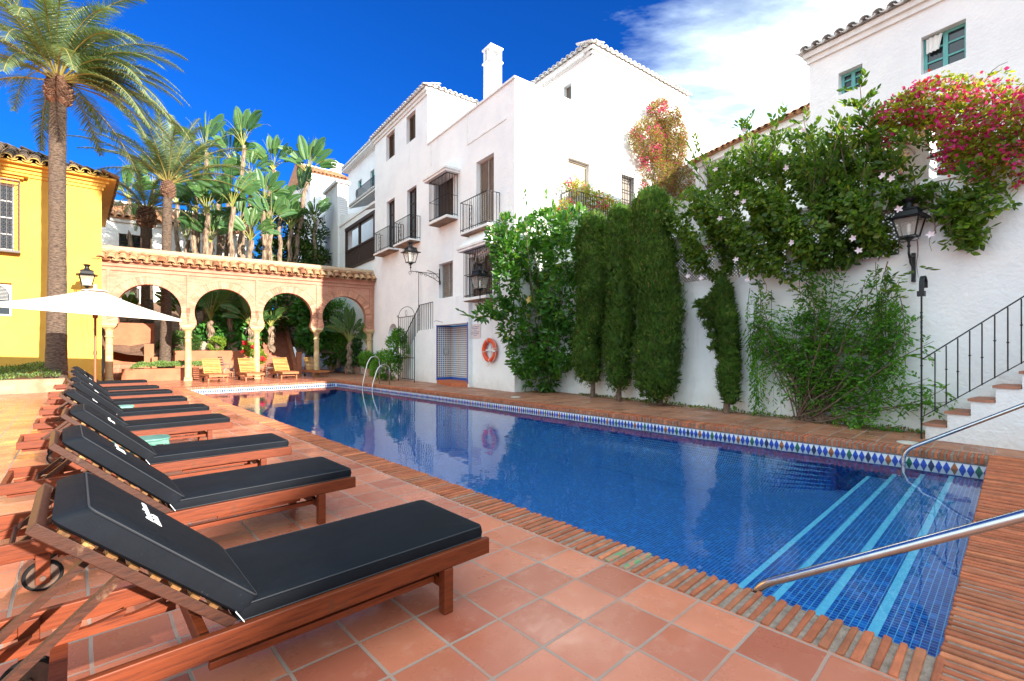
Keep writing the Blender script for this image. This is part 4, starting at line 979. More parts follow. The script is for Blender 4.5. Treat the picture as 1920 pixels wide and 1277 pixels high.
for k_ in range(16): hk.bar((-.013*math.cos(k_*.8),-.013*math.sin(k_*.8),ph*.72+k_*.02),(.013*math.cos(k_*.8),.013*math.sin(k_*.8),ph*.72+k_*.02+.018),.014,.014)
e = empty('hook_post', GAR.w(sx0-.03, yr, 0), GAR.a, 'slim black iron post with a hooked strap top at the garden stair foot', 'post')
hk.build('post', m_iron, e)
st_ = MB(); pts = [(0,.0,ph-.02),(0,0,ph+.12)] + [(.0, .09-.09*math.cos(t*PI/8), ph+.12+.13*math.sin(t*PI/8)) for t in range(1,8)] + [(0,.18,ph+.08)]
for p0, p1 in zip(pts, pts[1:]): st_.bar(p0, p1, .06, .014, (0,1,0) if abs(p1[1]-p0[1]) < .03 else (0,0,1))
st_.box(-.045,.045,-.04,.03,ph-.06,ph+.02)
st_.at(rz=.5); st_.m = Matrix.Identity(4)
st_.build('strap', m_iron, e)
p = GAR.hit(1704, 444, -.26); lantern(GAR.w(p[0],-.26,p[1]), GAR.a, .26, 'large black lantern on the right garden wall with a white bulb inside', style='post', sc=.78)
# right upper building
rb = empty('blue_window_building', RB.loc(), RB.a, 'white building with two teal casement windows and a white tiled eave at the upper right', 'building')
zR = RB.hit(1518,108)[1]; rw1 = (RB.X(1572),RB.X(1617),RB.hit(1595,170)[1],RB.hit(1595,128)[1]); rw2 = (RB.X(1727),RB.X(1811),RB.hit(1770,124)[1],RB.hit(1770,52)[1])
mb = MB(); mb.slab(rect(0,4.9,0,zR), [rect(*rw1), rect(*rw2)], 0, .4); mb.box(0,.4,.4,4,0,zR); mb.box(4.5,4.9,.4,4,0,zR); mb.build('wall', m_white, rb)
casement(rb, *rw1, y=.16, nx=2, nz=3); wq = casement(rb, *rw2, y=.16, nx=2, nz=3)
cu = MB(); vs = []; 
for i in range(13):
    x = rw2[0]+.06+.022*i; y = .10+.025*math.sin(i*1.6); vs += [(x,y,rw2[3]-.04),(rw2[0]+.06+.017*i,y,rw2[2]+.45)]
cu.put(vs, [(2*i,2*i+1,2*i+3,2*i+2) for i in range(12)]); cu.build('curtain', m_bulb, wq)
tr = MB(); tl = MB(); eave(tr, tl, 0, 4.9, 0, zR+.08, pitch=.25, over=.24); tr.build('cornice', m_whitetrim, rb); tl.build('roof_tiles', m_tilew, rb)
k_ = MB(); k_.put([(-.2,-.2,zR+.1),(5.1,-.2,zR+.1),(5.1,4.2,zR+.1),(-.2,4.2,zR+.1),(2,2,zR+.9),(3.2,2,zR+.9)], [(0,1,5,4),(1,2,5),(2,3,4,5),(3,0,4)]); k_.build('roof', m_tilew, rb)
RH = Frame(7.56, 19.0, .452, -1.0)
plain_house('roof_house', RH, 4.6, 5, 8.9, 'small white house with a clay tiled slope between the tall building and the teal windows', m_tilec, wins=[wv(RH,1320,316,1366,345)], pitch=.25, rz=.5, rows=6)
# unseen block added behind the camera, to the right, to shade the deck
nb_ = empty('shade_block', (0,0,0), 0, 'unseen white block behind the viewer on the right, added to shade the deck', 'house')
mb = MB(); q = [(17.4,-4),(24.9,-25),(45,-25),(45,-4)]; mb.put([(x,y,z) for z in (0,9.4) for x,y in q], [(4,5,6,7),(0,1,5,4),(1,2,6,5),(2,3,7,6),(3,0,4,7)]); mb.build('wall', m_white, nb_)
# ------------------------------------------------------------------ ground rising behind the arcade
AW = ARC.w
tv = MB(); nx_, ny_ = 26, 14
def tz(x, y): return 1.18 + max(0, y-3.2)*.42*min(1, 1) + .12*math.sin(x*2.1+y)+.08*math.sin(y*3+x)
vs = [(-6+ (14.5+6)*i/nx_, 3.05+9*j/ny_, tz(-6+20.5*i/nx_, 3.05+9*j/ny_)) for j in range(ny_+1) for i in range(nx_+1)]
tv.put(vs, [(j*(nx_+1)+i, j*(nx_+1)+i+1, (j+1)*(nx_+1)+i+1, (j+1)*(nx_+1)+i) for j in range(ny_) for i in range(nx_) if not (5.6 < -6+20.5*(i+.5)/nx_ < 7.4)])
tag(tv.build('planted_bank', m_soil, loc=ARC.loc(), rz=ARC.a), kind='structure')
rw = MB(); rw.box(2.0,5.7,2.7,3.05,0,1.28); rw.box(-.6,1.2,4.2,4.5,0,2.6); rw.box(1.2,2.0,2.701,2.95,0,1.0); rw.box(.9,1.25,3.0,4.2,0,1.6); rw.box(7.35,7.6,2.9,3.2,0,1.2)
tag(rw.build('retaining_wall', m_orange, loc=ARC.loc(), rz=ARC.a), 'terracotta coloured retaining wall behind the slatted loungers', 'wall')
ss = MB()
for i in range(4): ss.box(-.4,.9,1.6+.35*i,3.4,.0+.0*i,.17*(i+1))
tag(ss.build('low_steps', m_deckfar, loc=ARC.loc(), rz=ARC.a), 'four low terracotta steps beside the leftmost arcade column', 'steps')
ss = MB()
for i in range(17): ss.box(5.9,7.2,3.0+.30*i,3.0+.30*17,.20*i,.20*(i+1))
tag(ss.build('brick_steps', mat('step_brick', (.40,.14,.08), .85, (.28,.09,.055), 4, bump=.4, bs=12), loc=ARC.loc(), rz=ARC.a), 'steep flight of red steps seen through the third arch', 'steps')
ss = MB()
for x in (5.7, 7.2): ss.put([(x,2.95,0),(x+.2,2.95,0),(x+.2,8.2,0),(x,8.2,0),(x,2.95,.5),(x+.2,2.95,.5),(x+.2,8.2,4.0),(x,8.2,4.0)], [(0,3,2,1),(4,5,6,7),(0,1,5,4),(1,2,6,5),(2,3,7,6),(3,0,4,7)])
tag(ss.build('stair_parapet', m_orange, loc=ARC.loc(), rz=ARC.a), 'sloping terracotta parapets on both sides of the red steps', 'parapet')
def bed(pts, h, lbl, m=m_orange):      # planter from a rounded outline in a frame
    return None
pe = empty('low_planter', ARC.w(.30,.75,0), ARC.a, 'low rounded terracotta planter of pale green groundcover between the first two columns', 'planter')
mb = MB(); ring_ = []
for i in range(28):
    a = 2*PI*i/28; ring_.append((1.35+1.35*max(-1,min(1,1.15*math.cos(a))), .45+.45*math.sin(a)))
ring_ = [(x*1.0,y) for x,y in ring_]
mb.put([(x,y,0) for x,y in ring_]+[(x,y,.52) for x,y in ring_], [(i,(i+1)%28,28+(i+1)%28,28+i) for i in range(28)]+[tuple(range(28,56))])
mb.build('planter_wall', m_orange, pe)
pf = empty('wall_planter', YEL.loc(), YEL.a, 'long low planter under the yellow house holding groundcover and the tall palm', 'planter')
mb = MB(); mb.box(-8,-1.0,-3.6,-.002,0,.42); mb.build('planter_wall', mat('planter_pale', (.42,.27,.18), .9, (.33,.17,.1), 3, bump=.4, bs=10), pf)
# ------------------------------------------------------------------ cushioned loungers (local x: foot = 0 towards the head = -2, y across 0..0.68)
def text_mesh(body, size, m, parent, mat4, shear=.3, name='lettering', bold=.0012):
    cu = bpy.data.curves.new('t', 'FONT'); cu.body = body; cu.size = size; cu.shear = shear; cu.offset = bold; cu.extrude = .0008; cu.space_line = .85
    o = bpy.data.objects.new('t', cu); COL.objects.link(o)
    me = bpy.data.meshes.new_from_object(o.evaluated_get(bpy.context.evaluated_depsgraph_get()))
    bpy.data.objects.remove(o); me.materials.clear()
    q = link(name, me, m, parent); q.matrix_local = mat4; return q
def cushion(mb, x0, x1, y0, y1, h, chx0=0, chx1=0):
    "padded block with softly crowned top and sides; chamfered ends"
    nx, ny = 14, 6; rows = []
    for lvl in range(5):
        t = lvl/4; z = h*t
        rows.append(z)
    prof = [(.022,0),(.004,.012),(0,h*.5),(.004,h-.012),(.018,h-.001)]
    vs = []; per = []
    def loop(ins, z):
        L = []; a, b, c, d = x0+ins+ chx0*(z/h), x1-ins-chx1*(z/h), y0+ins, y1-ins; cr = .03
        for cxx, cyy, a0 in ((b-cr,d-cr,0),(a+cr,d-cr,PI/2),(a+cr,c+cr,PI),(b-cr,c+cr,1.5*PI)):
            for k in range(5): q = a0+PI/2*k/4; L.append((cxx+cr*math.cos(q), cyy+cr*math.sin(q), z))
        return L
    n = 20
    for ins, z in prof: vs += loop(ins, z)
    fs = [(r*n+i, r*n+(i+1)%n, (r+1)*n+(i+1)%n, (r+1)*n+i) for r in range(4) for i in range(n)]
    fs.append(tuple(range(n-1,-1,-1)))
    # crowned top: inner rings
    cxm, cym = (x0+chx0+x1-chx1)/2, (y0+y1)/2
    last = 4*n; base = loop(.018, h-.001)
    for ring, (s, dz) in enumerate(((.9,.006),(.6,.012),(.3,.015))):
        vs += [(cxm+(p[0]-cxm)*(1-(1-s)*.35 if False else s), cym+(p[1]-cym)*s, h+dz) for p in base]
        o = (5+ring)*n; fs += [(last+i, last+(i+1)%n, o+(i+1)%n, o+i) for i in range(n)]; last = o
    fs.append(tuple(last+i for i in range(n)))
    mb.put(vs, fs); return [Vector(p) for p in loop(.008, h-.006)], [Vector(p) for p in loop(.004, .014)]
W_ = .68; BA = rad(43)
def make_lounger():
    e = empty('sun_lounger', (0,0,0), 0, 'x', 'sun lounger', 'black cushioned loungers in a row by the pool')
    zr = .315; hh = .085
    f = MB()
    for y in (0, W_-.032): f.box(-2.12, 0, y, y+.032, zr-hh, zr)
    for x in (-2.12, -1.34, -.04): f.box(x, x+.035, .033, W_-.033, zr-hh+.005, zr-.012)
    for i in range(11): f.box(-.15-.105*i, -.10-.105*i, .033, W_-.033, zr-.03, zr-.008)
    f.build('frame', m_wood, e, bevel=.004)
    for y in (-.001+.0, W_-.046): MB().box(-.30, -.245, y-.002, y+.05, 0, zr-hh-.001).build('leg', m_wood, e, bevel=.004)
    f = MB()
    f.box(-.29, -.255, .05, W_-.05, .12, .17); f.box(-1.3,-.3,.09,.12,.14,.17)
    f.box(-.95, -.40, .10, .13, .185, .21); f.box(-.95,-.40,W_-.13,W_-.10,.185,.21)
    f.build('stretcher', m_wood, e, bevel=.003)
    for s, y in ((1,.034),(-1,W_-.034)):
        lg = MB(); lg.box(-1.83, -1.77, y, y+s*.03, .05, zr-.01); l = lg.build('wheel_leg', m_wood, e, bevel=.003)
        yw = y+s*.045
        t = MB(); r = .085; t.tube([(-1.80+r*.86*math.cos(2*PI*i/24), yw, r+r*.86*math.sin(2*PI*i/24)) for i in range(25)], .013, 8, cap=False); t.build('tyre', m_tyre, l, smooth=True)
        t = MB(); t.tube([(-1.80,yw-.012,r),(-1.80,yw+.012,r)], r*.80, 22); t.tube([(-1.80,y-s*.012,r),(-1.80,yw+s*.03,r)], .014, 10); t.build('rim', m_rim, l)
    # notched rails
    n = MB()
    for y in (.075, W_-.10):
        x = -2.08
        n.box(-2.08, -1.34, y, y+.025, .19, .225)
        for k in range(5): n.put([(-2.05+.14*k,y,.225),(-1.94+.14*k,y,.225),(-1.93+.14*k,y,.252),(-2.0+.14*k,y,.235),(-2.05+.14*k,y+.025,.225),(-1.94+.14*k,y+.025,.225),(-1.93+.14*k,y+.025,.252),(-2.0+.14*k,y+.025,.235)], [(0,1,2,3),(7,6,5,4),(3,2,6,7),(1,5,6,2),(0,3,7,4)])
    n.box(-1.74,-1.69,.10,W_-.10,.16,.19)
    n.build('notched_rail', m_wood, e)
    B = Matrix.Translation((-1.24,0,zr+.015)) @ Matrix.Rotation(BA, 4, 'Y')      # backrest frame, local -x runs up the back
    b = MB(); b.m = B; bl = .715
    for y in (.040, W_-.068): b.box(-bl, .02, y, y+.028, -.026, .011)
    b.box(-bl, -bl+.03, .069, W_-.069, -.025, .010); b.box(-.03,.0,.069,W_-.069,-.025,.010)
    bo = b.build('backrest', m_woodback, e, bevel=.003)
    b = MB(); b.m = B
    for i in range(8): b.box(-.11-.078*i, -.075-.078*i, .036, W_-.036, .012, .022)
    b.build('slats', m_slatd, bo)
    p0 = B @ Vector((-.40,0,-.03)); s = MB()
    for y in (.10, W_-.13): s.bar((p0.x, y, p0.z), (-1.93, y, .245), .026, .034, (0,1,0))
    s.tube([(-1.93,.06,.25),(-1.93,W_-.06,.25)], .013, 8)
    s.bar((p0.x,.11,p0.z),(p0.x,W_-.12,p0.z),.03,.03)
    s.build('prop', m_woodback, e)
    c = MB(); e1_, e2_ = cushion(c, -1.225, -.015, .025, W_-.025, .076); c.v = [(x,y,z+zr-.010) for x,y,z in c.v]
    cs = c.build('seat_cushion', m_cushion, e, smooth='auto')
    up = Vector((0,0,zr-.010)); pi_ = MB(); pi_.tube([q+up for q in e1_+[e1_[0]]], .0035, 5, cap=False); pi_.tube([q+up for q in e2_+[e2_[0]]], .003, 5, cap=False); pi_.build('piping', m_piping, cs)
    c = MB(); c.m = B @ Matrix.Translation((0,0,.024)); e1_, e2_ = cushion(c, -.705, .035, .025, W_-.025, .088, chx0=.06)
    cb = c.build('back_cushion', m_cushion, e, smooth='auto')
    pi_ = MB(); pi_.m = B @ Matrix.Translation((0,0,.024)); pi_.tube(e1_+[e1_[0]], .0035, 5, cap=False); pi_.build('piping', m_piping, cb)
    T = B @ Matrix.Translation((-.415, .215, .024+.1045)) @ Matrix.Rotation(PI/2, 4, 'Z')
    text_mesh("Puente Romano\nMarbella", .040, m_letter, cb, T)
    t = MB(); t.bar((-1.228,.022,zr+.05),(-1.20,.016,zr+.004),.008,.002); t.build('strap', m_letter, cs)
    return e
proto = make_lounger()
U0 = [1.77, 3.45, 5.05, 7.40, 9.10, 11.1, 13.3, 15.2, 18.3]
LBL = ['largest black cushioned lounger nearest the camera, seen whole in the foreground',
 'second black cushioned lounger from the camera, just behind the foreground one',
 'third black cushioned lounger, in front of the dark green low table',
 'fourth black cushioned lounger from the camera, beyond the dark green low table',
 'fifth black lounger from the camera, in front of the pale green table',
 'sixth lounger from the camera, just beyond the pale green low table',
 'seventh lounger from the camera, in front of the one before the parasol pole',
 'eighth lounger from the camera, immediately in front of the parasol pole',
 'farthest cushioned lounger, low behind the parasol pole near the cream columns']
VJ = [0,.0,.02,-.03,.02,0,.03,-.02,0]
for i, (u, l) in enumerate(zip(U0, LBL)):
    o = proto if i == 0 else copy_tree(proto)
    o.location = POOL.w(-1.09+VJ[i], u, 0); o.rotation_euler.z = POOL.a + (0, .012, -.01, .014, -.012, .01, 0, .015, -.01)[i]; o['label'] = l
# ------------------------------------------------------------------ slatted loungers beyond the pool
def make_slat():
    e = empty('slatted_lounger', (0,0,0), 0, 'x', 'sun lounger', 'bare slatted loungers beyond the pool')
    w = .66; zr = .30; f = MB()
    for x in (0, w-.03): f.box(x, x+.03, 0, 1.95, zr-.08, zr)
    for y in (.02, 1.90): f.box(.031, w-.031, y, y+.03, zr-.075, zr-.01)
    f.box(.031, w-.031, .3, .33, .12, .16); f.build('frame', m_slatframe, e)
    s = MB()
    for i in range(14): s.box(.005, w-.005, .02+.083*i, .09+.083*i, zr+.001, zr+.018)
    s.build('seat', m_slatframe, e)
    for x in (0, w-.05): MB().box(x, x+.05, .24, .29, 0, zr-.081).build('leg', m_slatframe, e)
    for x in (.04, w-.07): 
        l = MB().box(x, x+.03, 1.55, 1.60, .04, zr-.02).build('wheel_leg', m_slatframe, e)
        MB().tube([(x-.01,1.575,.07),(x+.04,1.575,.07)], .07, 14).build('wheel', m_tyre, l)
    b = MB(); b.m = Matrix.Translation((0,1.2,zr+.01)) @ Matrix.Rotation(rad(50),4,'X')
    for x in (.035, w-.065): b.box(x, x+.03, 0, .78, -.03, .0)
    f = b.build('backrest', m_slat, e)
    s = MB(); s.m = b.m
    for i in range(9): s.box(.02, w-.02, .03+.084*i, .078+.084*i, .001, .02)
    s.build('slats', m_slat, f)
    s = MB(); 
    for x in (.08, w-.10): s.bar((x,1.50,.62),(x,1.78,.25),.025,.03,(1,0,0))
    s.build('prop', m_slatframe, e)
    return e
ps = make_slat()
SL = ['leftmost slatted wooden lounger beyond the pool, in full sun', 'slatted wooden lounger in front of the red geranium column', 'third slatted wooden lounger, before the red steps', 'rightmost slatted wooden lounger, half in shade by the fourth column']
for i, (px, py) in enumerate(((392,718.5),(463,715),(530,711.5),(591,708.5))):
    o = ps if i == 0 else copy_tree(ps)
    D = 1188/(py-655); p = gp(px, D); o.location = (p.x, p.y, 0); o.rotation_euler.z = POOL.a; o.scale = (1.06,.98,1.06); o['label'] = SL[i]
# ------------------------------------------------------------------ low cast tables
def low_table(name, p, rz, m, lbl, hgt=.36, w=.52, d=.36):
    e = empty(name, p, rz, lbl, 'side table', 'green cast metal low tables')
    t = MB(); n = 28
    def lp(s, z): return [(w/2*s*math.copysign(abs(math.cos(a))**.55, math.cos(a)), d/2*s*math.copysign(abs(math.sin(a))**.55, math.sin(a)), z) for a in [2*PI*i/n for i in range(n)]]
    vs = lp(.97,hgt-.025)+lp(1,hgt-.012)+lp(.98,hgt); t.put(vs, [(r*n+i, r*n+(i+1)%n, (r+1)*n+(i+1)%n, (r+1)*n+i) for r in (0,1) for i in range(n)]+[tuple(range(2*n,3*n)), tuple(range(n-1,-1,-1))])
    t.build('table_top', m, e)
    for sx, sy in ((1,1),(1,-1),(-1,1),(-1,-1)):
        l = MB(); x, y = sx*(w/2-.05), sy*(d/2-.04)
        l.tube([(x,y,hgt-.02),(x+sx*.02,y+sy*.01,hgt*.6),(x-sx*.01,y,.15),(x+sx*.015,y,0)], [.022,.018,.014,.018], 8)
        for r in (.04,.025): l.tube([(x-sx*(.07)+r*math.cos(a*.6), y+sy*.012, hgt*.62+r*math.sin(a*.6)) for a in range(11)], .009, 5)
        l.tube([(x,y,hgt*.35),(x-sx*.10,y,hgt*.5),(x-sx*.16,y,hgt-.03)], .011, 5)
        l.build('leg', m, e)
    a = MB()
    for s in (-1,1):
        a.tube([(-w/2+.1+ (w-.2)*i/10, s*(d/2-.015), hgt-.11+.075*math.sin(PI*i/10)) for i in range(11)], .010, 5); a.box(-w/2+.04,w/2-.04,s*(d/2-.02)-.004,s*(d/2-.02)+.004,hgt-.06,hgt-.02)
    a.build('apron', m, e)
low_table('side_table', POOL.w(-2.25,10.45,0), POOL.a, m_green, 'pale sea-green cast metal low table between the fifth and sixth loungers')
low_table('side_table', POOL.w(-2.22,6.42,0), POOL.a, m_greend, 'dark bluish green cast metal low table between the third and fourth loungers')
# ------------------------------------------------------------------ parasol
um = empty('parasol', (-11.42,12.86,0), 0, 'open square cream canvas parasol on a reddish wooden pole by the far loungers', 'parasol')
cor = [Vector((2.36,.0,2.16)), Vector((.0,-2.55,2.34)), Vector((-2.75,-.1,2.62)), Vector((.1,2.5,2.46))]; ap = Vector((0,0,3.0))
m_ = MB(); nn = 8; vs = []; fs = []
for s in range(4):
    A, B = cor[s], cor[(s+1)%4]; o = len(vs)
    for i in range(nn+1):
        for j in range(nn+1):
            t = i/nn; q = ap.lerp(A.lerp(B, j/nn), t); q.z -= .05*math.sin(PI*t) + .05*t*math.sin(PI*j/nn)*0 - .0; vs.append(tuple(q))
    fs += [(o+i*(nn+1)+j, o+(i+1)*(nn+1)+j, o+(i+1)*(nn+1)+j+1, o+i*(nn+1)+j+1) for i in range(nn) for j in range(nn)]
m_.put(vs, fs)
for s in range(4):
    A, B = cor[s], cor[(s+1)%4]
    m_.put([tuple(A), tuple(B), tuple(B-Vector((0,0,.05))), tuple(A-Vector((0,0,.05)))], [(0,1,2,3)])
cn = m_.build('canopy', m_canvas, um, smooth=False); so = cn.modifiers.new('s','SOLIDIFY'); so.thickness = .012; so.offset = -1
m_ = MB(); m_.lathe([(.0,.02),(.28,-.04),(.30,-.06)], 16, tuple(ap)); m_.lathe([(.04,0),(.04,.05),(.03,.07),(.045,.10),(.02,.13)], 10, tuple(ap)); m_.build('vent_cap', m_canvas, cn)
for s in range(8):
    q = (cor[s//2] if s % 2 == 0 else (cor[s//2]+cor[(s//2+1)%4])/2); r = MB()
    a = ap-Vector((0,0,.10)); b2 = a.lerp(q, .97)-Vector((0,0,.05)); r.bar(a, b2, .022, .03)
    mid_ = a.lerp(b2, .52); r.bar(Vector((0,0,2.28)), mid_, .02, .026); r.build('rib', m_polewood, um)
m_ = MB(); m_.tube([(0,0,.02),(0,0,3.0)], .030, 12); m_.lathe([(.05,2.2),(.06,2.23),(.06,2.30),(.05,2.33)], 12); m_.lathe([(.045,1.2),(.045,1.3)], 12)
m_.build('pole', m_polewood, um); MB().lathe([(.28,0),(.28,.06),(.24,.09),(.06,.12),(.05,.3)], 24).build('base', m_iron, um)
rp = MB(); 
for k in range(3): rp.tube([(-.28+.14*k+ .10*math.sin(t*PI/12), -.1, 2.2-.9*math.sin(t*PI/12)**.6*(1-.2*k)) for t in range(13)], .005, 4)
rp.build('cord', mat('yellow_cord', (.6,.5,.08), .7), um)
# ------------------------------------------------------------------ round table with chairs behind the columns
tp = ARC.w(5.05, 1.55, 0)
rt = empty('round_table', tp, .2, 'small round metal table behind the second slatted lounger', 'table')
m_ = MB(); m_.lathe([(.48,.70),(.49,.715),(.48,.73)], 28); m_.build('table_top', m_blindgrey, rt)
m_ = MB(); 
for k in range(4): a = PI/4+k*PI/2; m_.tube([(.03*math.cos(a),.03*math.sin(a),.70),(.06*math.cos(a),.06*math.sin(a),.35),(.32*math.cos(a),.32*math.sin(a),.0)], .014, 6)
m_.build('table_leg', m_iron, rt)
def pchair(p, rz, lbl):
    e = empty('patio_chair', p, rz, lbl, 'chair', 'metal patio chairs at the round table')
    MB().box(-.22,.22,-.22,.22,.42,.45).build('seat', m_blindgrey, e, bevel=.01)
    for x in (-.2,.2): 
        MB().tube([(x,-.2,.42),(x*1.1,-.24,0)], .015, 6).build('leg', m_blindgrey, e); MB().tube([(x,.2,.42),(x*1.1,.26,0)], .015, 6).build('leg', m_blindgrey, e)
    b = MB()
    for x in (-.2,.2): b.tube([(x,.2,.43),(x,.24,.7),(x,.32,1.0)], .016, 6); b.tube([(x,.22,.64),(x*1.1,-.05,.66),(x*1.1,-.18,.62),(x,-.2,.44)], .014, 6)
    for z in (.62,.74,.86,.98): b.bar((-.2,.215+(z-.43)*.19,z),(.2,.215+(z-.43)*.19,z),.015,.05)
    b.build('backrest', m_greyiron, e)
pchair(ARC.w(4.1,1.45,0), ARC.a+rad(110), 'dark metal patio chair left of the round table behind the loungers')
pchair(ARC.w(6.0,1.6,0), ARC.a-rad(100), 'dark metal patio chair right of the round table, behind the third slatted lounger')
bk = MB()
for k in range(10): a=2*PI*k/10; bk.tube([(.10*math.cos(a),.10*math.sin(a),0),(.12*math.cos(a),.12*math.sin(a),.13)], .006, 4)
for z in (0,.065,.13): bk.tube([((.10+.02*z/.13)*math.cos(2*PI*t/16),(.10+.02*z/.13)*math.sin(2*PI*t/16),z) for t in range(17)], .007, 4)
tag(bk.build('wire_basket', m_iron, loc=(tp.x-.22,tp.y-.12,.735)), 'small black wire basket standing on the round metal table', 'basket')
# ------------------------------------------------------------------ foliage kit
def norm(a): return a/np.maximum(np.linalg.norm(a, axis=-1, keepdims=True), 1e-9)
def leafmesh(name, P, D, Nn, L, W, mats, parent=None, midx=None, fold=.12, loc=None, rz=None, tmpl='leaf', curl=.0):
    n = len(P); L = np.broadcast_to(L, (n,)).reshape(-1,1,1); W = np.broadcast_to(W, (n,)).reshape(-1,1,1)
    t = norm(D); b = norm(np.cross(Nn, t)); u = np.cross(t, b)
    if tmpl == 'leaf':
        T = np.array([(0,0,0),(-.5,.42,.0),(0,.45,-fold),(.5,.42,0),(-.30,.78,-.02-curl*.5),(.30,.78,-.02-curl*.5),(0,1,-.05-curl)]); Fc = [(0,2,1),(0,3,2),(1,2,6,4),(2,3,5,6)]
    elif tmpl == 'quad': T = np.array([(0,0,0),(-.5,.5,0),(0,1,-curl),(.5,.5,0)]); Fc = [(0,3,2,1)]
    elif tmpl == 'blade': T = np.array([(-.5,0,0),(.5,0,0),(.35,.55,-.02),(-.35,.55,-.02),(0,1,-.08-curl)]); Fc = [(0,1,2,3),(3,2,4)]
    k = len(T); X = T[:,0].reshape(1,k,1); Y = T[:,1].reshape(1,k,1); Z = T[:,2].reshape(1,k,1)
    V = P[:,None,:] + b[:,None,:]*X*W + t[:,None,:]*Y*L + u[:,None,:]*Z*L
    V = V.reshape(-1,3).astype(np.float32)
    me = bpy.data.meshes.new(name); me.vertices.add(len(V)); me.vertices.foreach_set('co', V.ravel())
    sizes = [len(f) for f in Fc]; tot = sum(sizes)
    loops = np.concatenate([np.array(f) for f in Fc]); li = (loops[None,:] + (np.arange(n)*k)[:,None]).ravel().astype(np.int32)
    me.loops.add(len(li)); me.loops.foreach_set('vertex_index', li)
    ls = np.concatenate([[0], np.cumsum(sizes)[:-1]]); st = (ls[None,:] + (np.arange(n)*tot)[:,None]).ravel().astype(np.int32)
    me.polygons.add(n*len(Fc)); me.polygons.foreach_set('loop_start', st); me.polygons.foreach_set('loop_total', np.tile(sizes, n).astype(np.int32))
    if midx is not None: me.polygons.foreach_set('material_index', np.repeat(midx, len(Fc)).astype(np.int32))
    me.update(calc_edges=True); me.validate()
    return link(name, me, mats, parent, loc, rz)
def field(P, s=1.0, seed=0):
    r = np.random.default_rng(seed); v = np.zeros(len(P))
    for i in range(6):
        k = r.normal(size=3)*s*(1+.5*i); v += np.sin(P@k + r.uniform(0,6.28))/(1+.4*i)
    return v/2.2
def blobs(B, n, shell=.55, gap=-.55, fs=2.2, seed=1, rngs=G):
    B = np.array(B, float); vol = (B[:,3]*B[:,4]+B[:,4]*B[:,5]+B[:,3]*B[:,5]); pr = vol/vol.sum(); out = []; nr = []
    m = int(n*2.2); idx = rngs.choice(len(B), m, p=pr); d = norm(rngs.normal(size=(m,3))); r = shell + (1-shell)*rngs.uniform(size=(m,1))**.5
    d0 = d*r; P = B[idx,:3] + d0*B[idx,3:]; bump = 1+.13*field(P, 3.0, seed+5)[:,None]; P = B[idx,:3] + d0*B[idx,3:]*bump
    nn = norm(d/B[idx,3:])
    keep = np.ones(m, bool)
    for j in range(len(B)):
        q = ((P-B[j,:3])/B[j,3:]); ins = (q**2).sum(1) < (shell*.8)**2; keep &= ~(ins & (idx != j))
    keep &= field(P, fs, seed) > gap
    P, nn = P[keep][:n], nn[keep][:n]
    return P, nn
def foliage(name, B, n, L, W, mats, parent, shell=.55, gap=-.55, fs=2.2, seed=1, updir=.3, droop=0, tmpl='leaf', out=.7, jit=.6, lj=.3, midx=None, clip=None):
    P, nn = blobs(B, n, shell, gap, fs, seed)
    if clip is not None: m = clip(P); P, nn = P[m], nn[m]
    k = len(P); rd = G.normal(size=(k,3))
    D = norm(nn*out + rd*jit + np.array([0,0,updir-droop])); Nn = norm(nn + rd[:,::-1]*.5 + np.array([0,0,.5]))
    Ls = L*(1+lj*G.uniform(-1,1,k)); Ws = W*(1+lj*G.uniform(-1,1,k))
    mi = None
    if midx: mi = np.array([midx(x) for x in P]) if callable(midx) else G.choice(len(midx), k, p=midx)
    return leafmesh(name, P, D, Nn, Ls, Ws, mats, parent, mi, tmpl=tmpl)
def stems(mb, base, tips, r=.02, n=7, wob=.15, sag=0):
    for t in tips:
        b = Vector(base) if not isinstance(base, list) else Vector(R.choice(base)); t = Vector(t); pts = []
        o1, o2 = Vector([R.uniform(-wob,wob) for _ in range(3)]), Vector([R.uniform(-wob,wob) for _ in range(3)])
        for i in range(n):
            s = i/(n-1); pts.append(b.lerp(t, s) + o1*math.sin(PI*s) + o2*math.sin(2*PI*s)*.5 - Vector((0,0,sag*s*s)))
        mb.tube(pts, [r*(1-.75*i/(n-1)) for i in range(n)], 5)
        yield pts
def sprig(P_, base, d, ln, k=7, droop=.0, spread=.5):
    "points and directions of leaves along a twig"
    d = Vector(d).normalized(); out = []
    for i in range(k):
        s = (i+1)/k; p = Vector(base)+d*ln*s+Vector((0,0,-droop*s*s*ln)); side = d.cross(Vector((0,0,1)))
        side = side.normalized() if side.length > .1 else Vector((1,0,0))
        out.append((p, (d*.6+side*(spread*(1 if i%2 else -1))+Vector((0,0,.25-droop))).normalized()))
    P_ += out; return out
def sprigmesh(name, L_, size, w, mats, parent, mi=None, tmpl='leaf'):
    P = np.array([tuple(a) for a,_ in L_]); D = np.array([tuple(b) for _,b in L_]); k = len(P)
    return leafmesh(name, P, D, norm(G.normal(size=(k,3))*.5+np.array([0,0,1])), size*(1+.3*G.uniform(-1,1,k)), w*(1+.3*G.uniform(-1,1,k)), mats, parent, mi, tmpl=tmpl)
